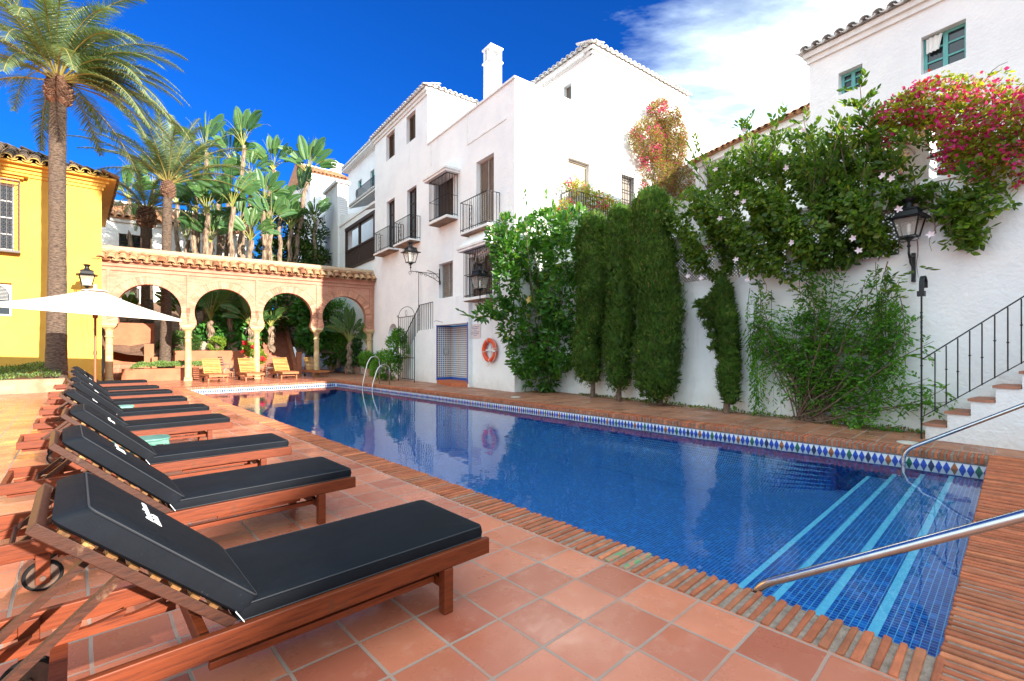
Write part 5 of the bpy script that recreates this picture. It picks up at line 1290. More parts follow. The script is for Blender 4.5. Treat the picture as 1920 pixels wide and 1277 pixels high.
# ------------------------------------------------------------------ date palms
def palm(name, loc, h, r, crown_L, nf, lbl, seed, m=m_palm, lean=(0,0), minel=-.35, group='palm trees', pref=None, boot=1.0, leaflet=.42, arch=1.0):
    rr = random.Random(seed); g = np.random.default_rng(seed)
    e = empty(name, loc, 0, lbl, 'palm tree', group)
    t = MB(); n = 34; pts = []; rad_ = []
    for i in range(n+1):
        s = i/n; pts.append((lean[0]*s*s + .03*h*.1*math.sin(s*5), lean[1]*s, h*s)); rad_.append(r*(1.18-.25*s+.25*math.exp(-s*14)+.04*math.sin(s*9)+(.02 if i%2 else -.02)))
    t.tube(pts, rad_, 18); t.build('trunk', m_palmbark, e, smooth=True)
    top = Vector(pts[-1]); b = MB()
    for k in range(90):                                            # cut leaf bases
        a = k*2.399; z = -.55*boot+ .85*boot*k/90; rr2 = r*(1.0+.55*math.sin(PI*min(1,(k+12)/95)))*boot
        p = top+Vector((rr2*math.cos(a)*.82, rr2*math.sin(a)*.82, z)); d = Vector((math.cos(a),math.sin(a),.9)).normalized()
        b.bar(p-d*.12, p+d*.13, .13*boot, .05, (math.cos(a),math.sin(a),-.6))
    b.build('leaf_bases', m_boot, e)
    P, D, Nn, L = [], [], [], []; rb_ = MB()
    for k in range(nf):
        az = k*2.399+rr.uniform(-.2,.2); el = math.asin(max(-1,min(1, minel+(.99-minel)*((k+.5)/nf)**.8)))
        if pref and rr.random() < pref[1]: az = pref[0]+rr.uniform(-.9,.9)
        ln = crown_L*rr.uniform(.82,1.08); d = Vector((math.cos(az)*math.cos(el), math.sin(az)*math.cos(el), math.sin(el)))
        p = top+Vector((0,0,.15*boot))+d*r*.6; seg = 26; rp = []; step = ln/seg; tw = rr.uniform(-.5,.5)
        for i in range(seg+1):
            rp.append(Vector(p)); s = i/seg
            d = (d+Vector((0,0,-.052*arch*(1+1.2*s)))+(Vector((.012,.0,0)) if pref else Vector((0,0,0)))).normalized(); p = p+d*step
        rb_.tube(rp, [.026*(1-.85*i/seg)+.003 for i in range(seg+1)], 4)
        for i in range(3, seg*3):
            s = i/(seg*3)
            if s < .16: continue
            q = s*seg; i0 = int(q); a, bb = rp[i0], rp[min(i0+1,seg)]; pos = a.lerp(bb, q-i0); tan = (bb-a).normalized() if i0 < seg else (rp[-1]-rp[-2]).normalized()
            side = tan.cross(Vector((0,0,1))); side = side.normalized() if side.length > .05 else Vector((math.cos(az+PI/2), math.sin(az+PI/2), 0))
            upv = side.cross(tan)
            ll = leaflet*(math.sin(PI*(.12+.86*s))**.6)*rr.uniform(.85,1.1)
            for sg in (-1,1):
                dv = tan*(.55+.45*s)+side*sg*.85+upv*(.28+tw*sg*.3)+Vector((rr.uniform(-.1,.1),rr.uniform(-.1,.1),-.15-rr.random()*.25))
                P.append(tuple(pos)); D.append(tuple(dv)); Nn.append(tuple(upv+side*sg*.3)); L.append(ll)
    rb_.build('rachises', m_rachis, e)
    leafmesh('fronds', np.array(P), np.array(D), np.array(Nn), np.array(L), .027*crown_L/3.6, m, e, tmpl='blade', curl=.1)
    return e
palm('date_palm', (-15.06,15.5,.35), 9.65, .215, 4.1, 58, 'tallest date palm with a thick scarred trunk in front of the yellow house', 3, lean=(.12,0), minel=.02, pref=(0,.22), leaflet=.62, arch=.80)
palm('date_palm', (*gp(310,21.6)[:2],.5), zat(352,21.6)-.5, .185, 3.8, 36, 'middle date palm with silvery upright fronds rising behind the first arch', 5, m=m_palm, minel=.46, boot=.85, leaflet=.52, lean=(.15,0), arch=.55)
palm('date_palm', (*gp(275,24.5)[:2],1.2), zat(403,24.5)-1.2, .25, 2.9, 26, 'shorter date palm with a dark knobbly crown base, before the left tiled roof', 9, m=m_palmdk, minel=.35, boot=1.15, leaflet=.38, arch=.7)
# ------------------------------------------------------------------ giant strelitzias
def strel_leaves(nl, ln, seed, spread=.9, petl=1.0):
    rr = random.Random(seed); mb = MB(); pt = MB(); a0 = rr.uniform(0, PI)
    for k in range(nl):
        s = (k+.5)/nl; fan = (s-.5)*2
        az = (0 if fan > 0 else PI) + rr.uniform(-.7,.7); el = PI/2 - abs(fan)*spread*.55*rr.uniform(.7,1.15) - .03
        d = Vector((math.cos(az)*math.cos(el), math.sin(az)*math.cos(el), math.sin(el))); L1 = petl*rr.uniform(.8,1.2); p = Vector((0,0,0)); pts = [p.copy()]
        ox = Vector((math.cos(az),math.sin(az),0))
        for i in range(5): p = p+d*(L1/5); d = (d+ox*.10*abs(fan)+Vector((0,0,-.01-abs(fan)*.04))).normalized(); pts.append(p.copy())
        pt.tube(pts, [.045,.035,.028,.022,.018,.015], 5)
        n = 12; l = ln*rr.uniform(.75,1.15); w = l*rr.uniform(.17,.21); hang = .03+abs(fan)*.12*rr.uniform(.6,1.4)
        side = d.cross(Vector((0,0,1))); side = side.normalized() if side.length > .1 else Vector((math.cos(az+1.57), math.sin(az+1.57), 0))
        tw = rr.uniform(.9,1.5)*rr.choice((-1,1)); side = (side*math.cos(tw) + d.cross(side)*math.sin(tw)).normalized(); q = []
        for i in range(n+1):
            t = i/n; ww = w*(math.sin(PI*min(1,t*.93+.07))**.55)*(1 if t < .97 else .3); nr = side.cross(d); q.append((p.copy(), side.copy(), nr.copy(), ww, t)); p = p+d*(l/n); d = (d+Vector((0,0,-hang*(.4+t)))).normalized(); side = (side-d*side.dot(d)).normalized()
        for sg in (-1,1):
            i = 0
            while i < n:
                j = min(n, i+rr.choice((3,5,8,12,12))); vs = []; dz = rr.uniform(-.06,.12)
                for t_ in range(i, j+1):
                    c, sd, nr, ww, t = q[t_]; pull = (-.02 if t_ == j else .02 if t_ == i else 0)
                    tt = (q[min(t_+1,n)][0]-q[max(t_-1,0)][0]).normalized()
                    vs += [c+sd*sg*.008, c+sd*sg*ww*.55+nr*ww*(-.18+dz*.5)+tt*pull, c+sd*sg*ww+nr*ww*(-.10+dz)+tt*pull*1.5]
                m_ = j-i
                for a in range(m_): mb.put([vs[3*a],vs[3*a+1],vs[3*a+4],vs[3*a+3]], [(0,1,2,3)]); 
                for a in range(m_): mb.put([vs[3*a+1],vs[3*a+2],vs[3*a+5],vs[3*a+4]], [(0,1,2,3)])
                i = j
        pt.tube([c[0] for c in q], [.013-.009*k2/n for k2 in range(n+1)], 4)
    return mb, pt
SM = []
for sd in range(5):
    a, b = strel_leaves(9+sd, 1.4, 40+sd, 1.05+.08*sd, 1.0)
    # weld each leaf strip so colour variation is per torn piece
    ml = a.mesh('strelitzia_leaves'); bm_ = bmesh.new(); bm_.from_mesh(ml); bmesh.ops.remove_doubles(bm_, verts=bm_.verts, dist=.0005); bm_.to_mesh(ml); bm_.free(); ml.materials.append(m_strel)
    mp_ = b.mesh('petioles'); mp_.materials.append(m_petiole); SM.append((ml, mp_))
def strelitzia(px, pytop, D, sc, lbl, k, base_z=None, lean=0, pxb=None, y0=None, name='strelitzia_tree'):
    X = (px-960)/880*D; z1 = zat(pytop, D)
    xb_ = ((pxb if pxb else px)-960)/880*D; z0 = base_z if base_z is not None else 1.4
    e = empty(name, (xb_,D,z0), 0, lbl, 'plant', 'banana-like strelitzia trees behind the arcade')
    h = z1-z0; t = MB(); n = 16
    if h > .5:
        pts = [((X-xb_)*(i/n)**1.3+.05*math.sin(i*1.3), .05*math.sin(i*.9), h*i/n) for i in range(n+1)]
        t.tube(pts, [.13*(1.2-.4*i/n)+R.uniform(-.012,.012) for i in range(n+1)], 10)
        for i in range(30):
            s = R.random()**.7; a = R.uniform(0,6.28); q = Vector(pts[int(s*n)]); d = Vector((math.cos(a),math.sin(a),0)); t.put([q+d*.09+Vector((0,0,.15)), q+d*.13+Vector((-d.y*.05,d.x*.05,0)), q+d*.19+Vector((0,0,-.25)), q+d*.13+Vector((d.y*.05,-d.x*.05,0))], [(0,1,2,3)])
        t.build('trunk', m_fibre, e)
    ml, mp_ = SM[k % 5]
    for nm, me in (('leaves', ml), ('petioles', mp_)):
        o = bpy.data.objects.new(nm, me); COL.objects.link(o); o.parent = e; o.location = (X-xb_, 0, max(0,h)-.05); o.rotation_euler.z = R.uniform(-.5,.5)+(PI if R.random() < .5 else 0); o.scale = (sc,)*3
    return e
SPEC = [
 (385,285,26,1.15,'tallest strelitzia at the left of the group, its crown touching the palm fronds',None),
 (455,272,27,1.15,'strelitzia with an upright pointed leaf, right of the tallest one',None),
 (432,300,28,1.0,'strelitzia half hidden behind the one with the upright pointed leaf',420),
 (512,318,28.5,1.15,'strelitzia with a bent ragged trunk in the middle of the group',492),
 (578,325,29,1.2,'rightmost tall strelitzia standing clear against the blue sky',545),
 (435,388,24,1.1,'strelitzia with a broad round leaf and stout pale trunk below the tall ones',432),
 (568,372,29.5,1.1,'lower crown on the leaning trunks at the right of the group',536),
 (388,400,25,1.2,'leafy strelitzia just right of the middle date palm',None),
 (240,372,27,1.05,'strelitzia at the left above the tiled roof, beside the tall palm',252),
 (330,380,28,1.0,'strelitzia partly hidden behind the middle date palm',338),
 (508,420,27,1.0,'low strelitzia in front of the dark glossy tree',505),
 (545,430,28.5,1.0,'short strelitzia with wide leaves close to the arcade roof, near its leaning neighbours',540),
 (415,440,27,1.0,'short strelitzia low behind the arcade roof above the second column',415),
 (470,450,25,.95,'short strelitzia low behind the arcade roof above the third column',470),
]
for i, (px, py, D, sc, l, pb) in enumerate(SPEC): strelitzia(px, py, D, sc*.80, l, i, pxb=pb, base_z=4.0 if D > 28.2 and px > 505 else None)
# secondary crowns filling the group
for i, (px, py, D, sc, l) in enumerate(((370,330,27.5,.8,'strelitzia crown just below the leftmost tall one'),(410,345,27,.75,'strelitzia crown between the two tallest left stems'),(470,330,28,.75,'strelitzia crown below the one with the upright pointed leaf'),
 (495,375,27,.75,'strelitzia crown beside the dark glossy tree'),(395,455,25.5,.8,'low strelitzia right above the arcade tiles near the second arch'),(350,450,26,.75,'low strelitzia behind the middle date palm trunk'),(365,400,25.5,.8,'mid-height strelitzia touching the middle date palm'),
 (450,425,26.5,.8,'mid-height strelitzia left of the dark glossy tree'),(525,400,28.7,.8,'mid-height strelitzia behind the ragged bent trunk'),(590,415,29.6,.7,'strelitzia crown hanging in front of the far white house'),(255,430,27.5,.7,'strelitzia in front of the brown window of the long white house'),(285,350,28,.8,'strelitzia crown behind the left fronds of the middle date palm'))):
    strelitzia(px, py, D, sc, l, i+1, base_z=4.0 if D > 28.2 else None)
# young clumps seen through the arches
ARCH = [(395,600,23.6,.85,'strelitzia clump seen through the left half of the second arch'),(440,585,24.2,.9,'strelitzia clump with pale stems in the middle of the second arch'),(470,610,23.8,.75,'strelitzia clump at the right of the second arch'),
 (345,600,23.4,.8,'strelitzia clump right of the palm trunk in the first arch'),(240,600,23.0,.6,'small strelitzia over the terracotta wall in the first arch'),(508,612,24,.6,'dark leafed strelitzia left of the red steps')]
for i, (px, py, D, sc, l) in enumerate(ARCH): strelitzia(px, py, D, sc, l, i+2, base_z=1.25)
# ------------------------------------------------------------------ broadleaf tree behind
def simple_tree(name, loc, tips_B, n, L, W, m, lbl, cat='tree', tr=.14, seed=3, group=None, bm=m_bark, **kw):
    e = empty(name, loc, 0, lbl, cat, group); t = MB(); cz = min(b[2]-b[5]*.5 for b in tips_B)
    t.tube([(0,0,0),(.05,.02,cz*.5),(0,0,max(.3,cz))], [tr*1.2,tr,tr*.8], 9)
    list(stems(t, (0,0,max(.25,cz*.8)), [(b[0],b[1],b[2]+b[5]*.3) for b in tips_B], tr*.6))
    t.build('trunk', bm, e); foliage('crown', tips_B, n, L, W, m, e, seed=seed, **kw); return e
simple_tree('magnolia_tree', (*gp(548,30)[:2],1.5), [(-.6,0,7.6,1.5,1.2,1.3),(.9,0,7.4,1.3,1.1,1.2),(0,0,5.6,1.9,1.3,1.3),(1.2,0,5.6,1.2,1,1.2),(-1.3,0,5.9,1.0,1,1.1)], 5200, .26, .12, m_mag, 'dark glossy round-crowned tree behind the strelitzias', fs=1.6, gap=-.25)
simple_tree('leafy_shrub', (*gp(560,27)[:2],1.6), [(0,0,2.2,1.6,1.0,1.2),(-1.3,0,1.8,1.0,.9,1),(1.0,0,2.6,1.0,.9,1.1),(-3.2,0,1.9,1.4,.9,1.3)], 4200, .22, .11, m_shrub, 'dark green shrubbery between the strelitzia trunks above the arcade roof', cat='shrub')
# banks of broad leaves seen through the arches
simple_tree('leafy_shrub', ARC.w(4.6,3.5,1.2), [(-1.1,.2,.8,1.0,.6,.7),(.2,.2,.7,.9,.6,.65),(-.4,.4,1.7,1.2,.6,.8),(.9,.3,1.4,.6,.5,.8)], 1500, .38, .19, m_monst, 'mass of broad dark leaves filling the second arch', cat='shrub', gap=-.7, droop=.4)
simple_tree('leafy_shrub', ARC.w(8.0,3.6,.6), [(0,0,2.6,.8,.6,.7),(.3,0,1.5,.8,.6,.8),(.4,0,3.3,.7,.6,.6)], 1100, .42, .22, m_monst, 'large deeply cut leaves climbing beside the red steps in the third arch', cat='shrub', gap=-.8, droop=.4)
simple_tree('climbing_shrub', ARC.w(9.6,3.4,.3), [(0,0,2.6,.7,.5,1.3),(.1,0,1.2,.8,.5,.9)], 4200, .14, .06, m_creep, 'tall dense creeper column filling the fourth arch', cat='shrub')
simple_tree('round_shrub', ARC.w(2.35,3.3,1.1), [(0,0,.55,.95,.55,.55),(-.5,-.1,.4,.6,.4,.4)], 3600, .09, .035, m_shrub, 'rounded dark shrub behind the planter in the first arch', cat='shrub')
simple_tree('round_shrub', ARC.w(3.75,3.2,1.2), [(0,0,.4,.42,.35,.38)], 1300, .09, .035, m_lime, 'small bright lime green shrub right of the palm trunk', cat='shrub')
# groundcovers
def cover(name, F_, pts, n, L, W, mats, lbl, zf, midx=None, h=.12):
    lo = np.array(pts).min(0); hi = np.array(pts).max(0); P = G.uniform(size=(n,3)); x = lo[0]+(hi[0]-lo[0])*P[:,0]; y = lo[1]+(hi[1]-lo[1])*P[:,1]
    z = zf(x,y)+P[:,2]*h*(.6+.4*np.sin(x*9+y*5)); Q = np.stack([x,y,z],1); D = G.normal(size=(n,3))*.6+np.array([0,0,.8])
    mi = G.choice(len(midx), n, p=midx) if midx else None
    o = leafmesh(name, Q, D, G.normal(size=(n,3))+np.array([0,0,1]), L*(1+.3*G.uniform(-1,1,n)), W, mats, None, mi, loc=F_.loc() if isinstance(F_, Frame) else F_[0], rz=F_.a if isinstance(F_, Frame) else F_[1])
    o['label'] = lbl; o['category'] = 'groundcover'; return o
def zl_(x, y):
    u = np.clip((x-.6)/3.0,0,1); return .50+.22*np.sqrt(np.clip(1-((u-.5)*2)**4,0,1))*np.sqrt(np.clip(1-((y-1.2)/.62)**2,0.02,1))
c = cover('groundcover', ARC, [(.62,.62),(3.75,1.78)], 7000, .075, .03, [m_ground, m_grounddk], 'pale green mounded groundcover filling the low rounded planter', zl_, [.93,.07], .1)
c = cover('groundcover', YEL, [(-7.6,-3.55),(-1.1,-.4)], 15000, .085, .032, [m_ground, m_grounddk], 'mixed green and mauve groundcover below the yellow house wall', lambda x,y: .42+.28*np.sin((y+3.7)*.8)*np.clip((y+3.7)/.6,0,1)+.06*np.sin(x*3), [.4,.6], .14)
# ------------------------------------------------------------------ potted plants by the fourth arch
def pot(p, r, h, B, n, L, W, m, lbl, sd=2, big=False):
    e = empty('potted_plant', p, 0, lbl, 'potted plant', 'potted plants below the fourth arch'); q = MB()
    q.lathe([(r*.68,0),(r*.95,h*.85),(r*1.05,h*.86),(r*1.05,h),(r*.92,h),(r*.9,h*.93)], 20); q.build('pot', m_pot, e)
    s = MB(); list(stems(s, (0,0,h*.8), [(b[0],b[1],b[2]) for b in B]*2, .014)); s.build('stem', m_petiole, e)
    foliage('leaves', B, n, L, W, m, e, seed=sd, gap=-.9, droop=.1)
for i, (px, py, r, hh, B, n, L, W, m, l) in enumerate([
 (624,694,.24,.36,[(0,0,.9,.45,.4,.5),(.1,0,1.4,.35,.3,.3)],130,.42,.24,m_lime,'clay pot with large pale green leaves right of the fourth column'),
 (652,697,.20,.30,[(0,0,.75,.38,.35,.45)],900,.12,.05,m_shrub,'small clay pot with a fine leafed bush in the row of pots'),
 (671,697,.24,.36,[(0,0,1.0,.42,.4,.55),(0,0,1.6,.3,.3,.3)],160,.40,.20,m_strel,'grey washed clay pot with tall paddle leaves'),
 (688,701,.22,.36,[(0,0,.8,.36,.35,.45)],800,.13,.06,m_creep,'clay pot with a bushy green plant beside the last column')]):
    D = 1188/(py-655)*.93; pot(gp(px, D), r, hh, B, n, L, W, m, l, i)
strelitzia(655,640,25.2,.8,'strelitzia clump with wide leaves behind the row of clay pots',3,base_z=.1)
strelitzia(690,650,24.9,.55,'short strelitzia close to the last arcade column',1,base_z=.1)
simple_tree('jasmine_bush', FAC.w(FAC.X(728,-1.0),-1.0,0), [(0,0,.7,.55,.5,.7),(.35,0,1.35,.5,.4,.7),(-.3,0,.5,.45,.4,.5),(.5,0,1.9,.3,.3,.35)], 3600, .13, .045, m_creep, 'bushy green climber against the iron gate at the foot of the white stair', cat='bush')
# geranium
gp_ = empty('geranium_pot', (tp.x+.1,tp.y+.05,.733), 0, 'potted red geranium standing on the round table behind the third column', 'potted plant'); q = MB(); q.lathe([(.13,0),(.18,.2),(.2,.2),(.2,.25),(.17,.25)],18); q.build('pot', m_pot, gp_)
foliage('leaves', [(0,0,.55,.42,.35,.32),(.35,0,.2,.3,.25,.3),(-.2,0,.75,.25,.2,.2)], 1100, .10, .08, m_lime, gp_, gap=-.9)
foliage('flowers', [(-.2,-.3,.92,.10,.08,.10),(.18,-.3,.72,.09,.08,.10),(.35,-.3,.30,.09,.07,.09),(.62,-.25,.16,.12,.08,.11),(-.3,-.3,.5,.07,.06,.07),(.25,-.2,.1,.07,.06,.07)], 420, .06, .06, mat('geranium_red', (.75,.01,.03), .5), gp_, gap=-2, shell=.2, tmpl='quad')
# boulders in the bank
rk = MB(); 
for k, (x, y, z, s) in enumerate(((4.55,3.35,1.45,.26),(5.0,3.4,1.4,.2),(3.2,3.6,1.5,.2))):
    bm_ = bmesh.new(); bmesh.ops.create_icosphere(bm_, subdivisions=3, radius=s)
    for v in bm_.verts: v.co *= 1+.18*math.sin(v.co.x*14+k)+.14*math.sin(v.co.y*19+v.co.z*11)
    me = bpy.data.meshes.new('boulder'); bm_.to_mesh(me); bm_.free()
    tag(link('boulder', me, m_rock, loc=ARC.w(x,y,z), smooth=True), ['larger pale boulder in the planted bank behind the round table','smaller pale boulder right of the larger one in the planted bank','pale boulder under the broad leaves left of the second arch centre'][k], 'rock', 'boulders in the planted bank')
# ------------------------------------------------------------------ hedge wall: hibiscus, cypresses, climbers (garden-wall frame, y<0 is out from the wall)
gl = (GAR.loc(), GAR.a)
def gz_(px, py, y=-.6): a = GAR.hit(px, py, y); return a
def gb(px, py, rx, rz, ry=.5, y=-.5):      # blob from photo position; radii in metres
    a = GAR.hit(px, py, y); return (a[0], y, a[1], rx, ry, rz)
hb_ = empty('hibiscus_bush', *gl, 'big glossy hibiscus bush with pale green top at the corner of the tall white building', 'bush')
Bh = [gb(1010,700,.85,.75,.5),gb(1040,650,.8,.8,.55),gb(1000,600,.9,.9,.6),gb(1050,560,.8,.9,.6),gb(980,540,.8,.8,.6),gb(1000,490,.8,.7,.6),gb(1060,480,.7,.8,.6),gb(960,480,.5,.6,.4,-1.7),gb(1020,430,.7,.6,.5),gb(955,425,.32,.35,.3,-1.8),gb(1075,430,.6,.6,.5),gb(945,475,.45,.55,.3,-2.0),gb(950,535,.45,.6,.3,-2.0),gb(960,610,.45,.6,.35,-1.7),gb(985,670,.5,.6,.5,-1.2),gb(935,450,.35,.35,.3,-2.1),gb(935,575,.4,.3,.3,-2.1),gb(908,590,.3,.15,.2,-2.2),gb(960,610,.5,.5,.5)]
foliage('leaves', Bh, 9500, .19, .085, m_hib, hb_, seed=4, shell=.6, gap=-.75, fs=2.0, updir=.15, out=.8, jit=.55)
t = MB(); sp_l = []; b0 = GAR.hit(1030,741,-.3)
for (px, py) in ((1040,365),(1000,395),(945,400),(1065,400),(870,585),(905,575),(1020,350),(930,430),(985,345)):
    a = GAR.hit(px, py, -.6 if px > 985 else -2.1)
    for pts in stems(t, (b0[0],-.35,.1) if px > 910 else (GAR.hit(960,605,-1.9)[0],-1.9,GAR.hit(960,605,-1.9)[1]), [(a[0],(-.6 if px > 985 else -2.1),a[1])], .022, 12, .2):
        for i in range(6 if px > 910 else 2, 12):
            d = (pts[min(i,11)]-pts[i-1]).normalized(); sprig(sp_l, pts[i-1], d+Vector((R.uniform(-.4,.4),R.uniform(-.4,.1),R.uniform(-.2,.3))), .35, 7)
t.build('branches', m_bark, hb_); sprigmesh('twig_leaves', sp_l, .16, .07, m_hib, hb_)
def flower5(name, P, m, parent, s=.06, face=(0,-1,.2)):
    Q, D = [], []
    for p in P:
        f = (Vector(face)+Vector((R.uniform(-.4,.4),0,R.uniform(-.3,.3)))).normalized(); u = f.cross(Vector((0,0,1))).normalized(); v = u.cross(f)
        for k in range(5): a = 2*PI*k/5; Q.append(tuple(p)); D.append(tuple(u*math.cos(a)+v*math.sin(a)+f*.35))
    Q, D = np.array(Q), np.array(D); return leafmesh(name, Q, D, np.tile(np.array(face), (len(Q),1)), s, s*.6, m, parent)
a = GAR.hit(993,562,-1.15); flower5('flower', [(a[0],-1.15,a[1])], mat('petal_yellow', (.80,.55,.15), .5), hb_, .15)
# cypresses
def cypress(px0, B, n, lbl, seed, trunk_px, tz_=742, name='cypress'):
    n = int(n*1.6); e = empty(name, *gl, lbl, 'cypress', 'cypress columns trained along the garden wall'); t = MB()
    a = GAR.hit(trunk_px, 655, -.35)[0]; top = max(b[2] for b in B)
    t.tube([(a,-.35,0),(a+.03,-.35,.5),(a,-.4,top*.6),(a,-.4,top)], [.075,.06,.04,.02], 8); t.build('trunk', m_bark, e)
    P, nn = blobs(B, n, .66, -.42, 3.6, seed); k = len(P); rd = G.normal(size=(k,3))
    D = norm(nn*.6+rd*.5+np.array([0,0,.8])); cl = .5+.5*field(P, 7, seed)
    leafmesh('crown', P+nn*.05*field(P,9,seed+9)[:,None], D, norm(nn+rd*.6), .075*(1+.4*cl)*(1+.4*G.uniform(-1,1,k)), .026, [m_cyp, m_boughdry], e, (G.random(k) < .045).astype(int), tmpl='quad')
    P2, n2 = blobs(B, n//3, .75, -.85, 3.0, seed+1); rd = G.normal(size=(len(P2),3))
    leafmesh('inner_foliage', P2-n2*.06, norm(n2*.3+rd*.5+np.array([0,0,.8])), norm(n2+rd*.4), .17, .10, m_cyp, e, tmpl='quad')
def colB(spec, y=-.42, ry=.42):
    B = [gb(px,py+(9 if k_ == 0 else 0),rx,rz,ry,y) for k_,(px,py,rx,rz) in enumerate(spec)]; out = []
    for a, b in zip(B, B[1:]):
        for k in range(4):
            t = k/4; q = [a[i]+(b[i]-a[i])*t for i in range(6)]; q[0] += R.uniform(-.05,.05); q[3] *= R.uniform(.88,1.06); q[5] *= .9; out.append(tuple(q))
    return out+[B[-1]]
cypress(0, colB([(1103,690,.38,.42),(1102,640,.46,.6),(1112,580,.52,.7),(1115,510,.55,.7),(1108,455,.48,.5),(1112,425,.30,.36)],-.45,.4), 13000, 'first cypress beside the hibiscus, narrow foot and dense dark green body', 21, 1111)
cypress(0, colB([(1158,700,.36,.42),(1156,640,.42,.5),(1165,580,.46,.6),(1165,510,.50,.6),(1160,450,.44,.45),(1162,412,.28,.35)],-.40,.36), 10000, 'second cypress, the narrow one between two wide ones', 22, 1160)
cypress(0, colB([(1228,705,.55,.55),(1235,640,.62,.7),(1235,560,.64,.75),(1225,490,.60,.6),(1218,430,.55,.5),(1222,388,.40,.42)],-.5,.48), 21000, 'third and widest cypress, hanging like a curtain left of the bare wall strip', 23, 1237)
cypress(0, colB([(1368,735,.17,.28),(1365,690,.23,.4),(1362,640,.25,.4),(1360,590,.2,.4),(1352,545,.17,.3),(1335,590,.14,.14),(1318,572,.12,.08),(1345,655,.13,.08)],-.3,.24), 7500, 'thin dark cypress standing alone on the white wall', 24, 1362)
# top mass of climbers
cm = empty('trailing_climber', *gl, 'huge sunlit tangle of climber spilling over the top of the garden wall', 'climber')
Bt = [gb(1290,400,.7,.6,.6),gb(1330,440,.7,.6,.6),gb(1300,480,.5,.4,.5),gb(1370,400,.8,.7,.7),gb(1400,460,.6,.6,.6),gb(1440,420,.8,.8,.7),gb(1450,350,.9,.7,.7,-.2),gb(1380,330,.8,.6,.7,-.1),gb(1480,480,.6,.45,.5),gb(1520,430,.8,.7,.7),gb(1530,360,.8,.7,.7,-.2),gb(1590,420,.7,.6,.6),gb(1600,350,.8,.6,.6,-.2),gb(1560,300,.6,.5,.6,.2),gb(1650,400,.7,.5,.6),gb(1700,372,.6,.22,.3,0),gb(1760,370,.6,.3,.35,-.1),gb(1820,385,.5,.35,.45,-.3),gb(1480,290,.7,.5,.5,.4),gb(1420,290,.5,.4,.5,.5),gb(1570,470,.5,.3,.4,-.3),gb(1635,450,.4,.25,.3,-.2),gb(1345,500,.35,.3,.4,-.3),gb(1250,400,.45,.35,.4,-.1),gb(1190,395,.4,.25,.3,0),gb(1800,430,.35,.3,.35,-.3)]
LN = GAR.hit(1702, 420, -.36); Bt = [(b[0],b[1]+.1,b[2],b[3],b[4]*.62,b[5]) for b in Bt]
foliage('leaves', Bt, 25000, .092, .064, m_vine, cm, seed=8, shell=.25, gap=-.12, fs=3.4, updir=.1, jit=.9, droop=.15, lj=.55, clip=lambda P: ~((np.abs(P[:,0]-LN[0]-.12) < .38) & (P[:,2] > LN[1]-.75) & (P[:,2] < LN[1]+.42) & (P[:,1] < -.12)))
t = MB(); sp_l = []
LN = GAR.hit(1702, 420, -.36)
def nearlamp(p): return abs(p[0]-LN[0]+.10) < .42 and -.65 < p[2]-LN[1] < .50
for k in range(34):
    px = R.uniform(1290,1840); py = R.uniform(215,300) if R.random() < .5 else R.uniform(300,400)
    if px > 1740: py = R.uniform(350,430)
    a = GAR.hit(px, py, -.3); b0 = GAR.hit(px+R.uniform(-50,50), py+(R.uniform(90,150) if px < 1640 else 20), -.3)
    for pts in stems(t, (b0[0],-.3,b0[1]), [(a[0],-.5 if px < 1650 else -.2,a[1])], .014, 9, .15):
        for i in range(3, 9):
            d = (pts[i]-pts[i-1]).normalized(); sprig(sp_l, pts[i-1], d+Vector((R.uniform(-.8,.8),R.uniform(-.6,.2),R.uniform(-.3,.5))), .26, 6)
for (px, py) in ((1612,150),(1600,185),(1560,250),(1505,215),(1400,215),(1395,235),(1570,235),(1440,240),(1625,200)):
    a = GAR.hit(px, py, -.1); b0 = GAR.hit(px+25, 400, -.1)
    for pts in stems(t, (b0[0],-.1,b0[1]), [(a[0],-.1,a[1])], .02, 12, .12):
        for i in range(3, 12):
            for _ in range(3 if 1590 < px < 1630 else 2): sprig(sp_l, pts[i-1], Vector((R.uniform(-1,1),R.uniform(-1,.3),R.uniform(-.2,.9))), .24, 6)
for (px, py, l) in ((1855,400,.5),(1840,440,.5),(1815,470,.3),(1865,370,.4),(1745,470,.4),(1430,560,.7),(1665,560,.5),(1720,520,.4),(1500,560,.4)):
    a = GAR.hit(px, py, -.3); b0 = GAR.hit(px-(40 if px > 1800 else 0), py-70, -.35)
    for pts in stems(t, (b0[0],-.35,b0[1]), [(a[0],-.25,a[1])], .01, 9, .08):
        for i in range(1, 9): sprig(sp_l, pts[i-1], Vector((R.uniform(-1,1),R.uniform(-.7,.1),R.uniform(-.9,.3))), .18, 5)
sp_l = [q for q in sp_l if not nearlamp(q[0])]; t.build('branches', m_bark, cm); sprigmesh('twig_leaves', sp_l, .12, .06, m_vine, cm)
fp = []
for (px, py) in ((1745,440),(1685,392),(1395,378),(1382,362),(1600,447),(1315,522),(1290,518),(1380,487),(1342,318),(1475,315),(1655,330),(1672,335),(1395,245),(1505,245),(1610,470),(1402,524),(1485,455),(1350,410)):
    a = GAR.hit(px, py, -.95); fp.append((a[0],-.95,a[1]))
flower5('flowers', fp, m_hibfl, cm, .062)
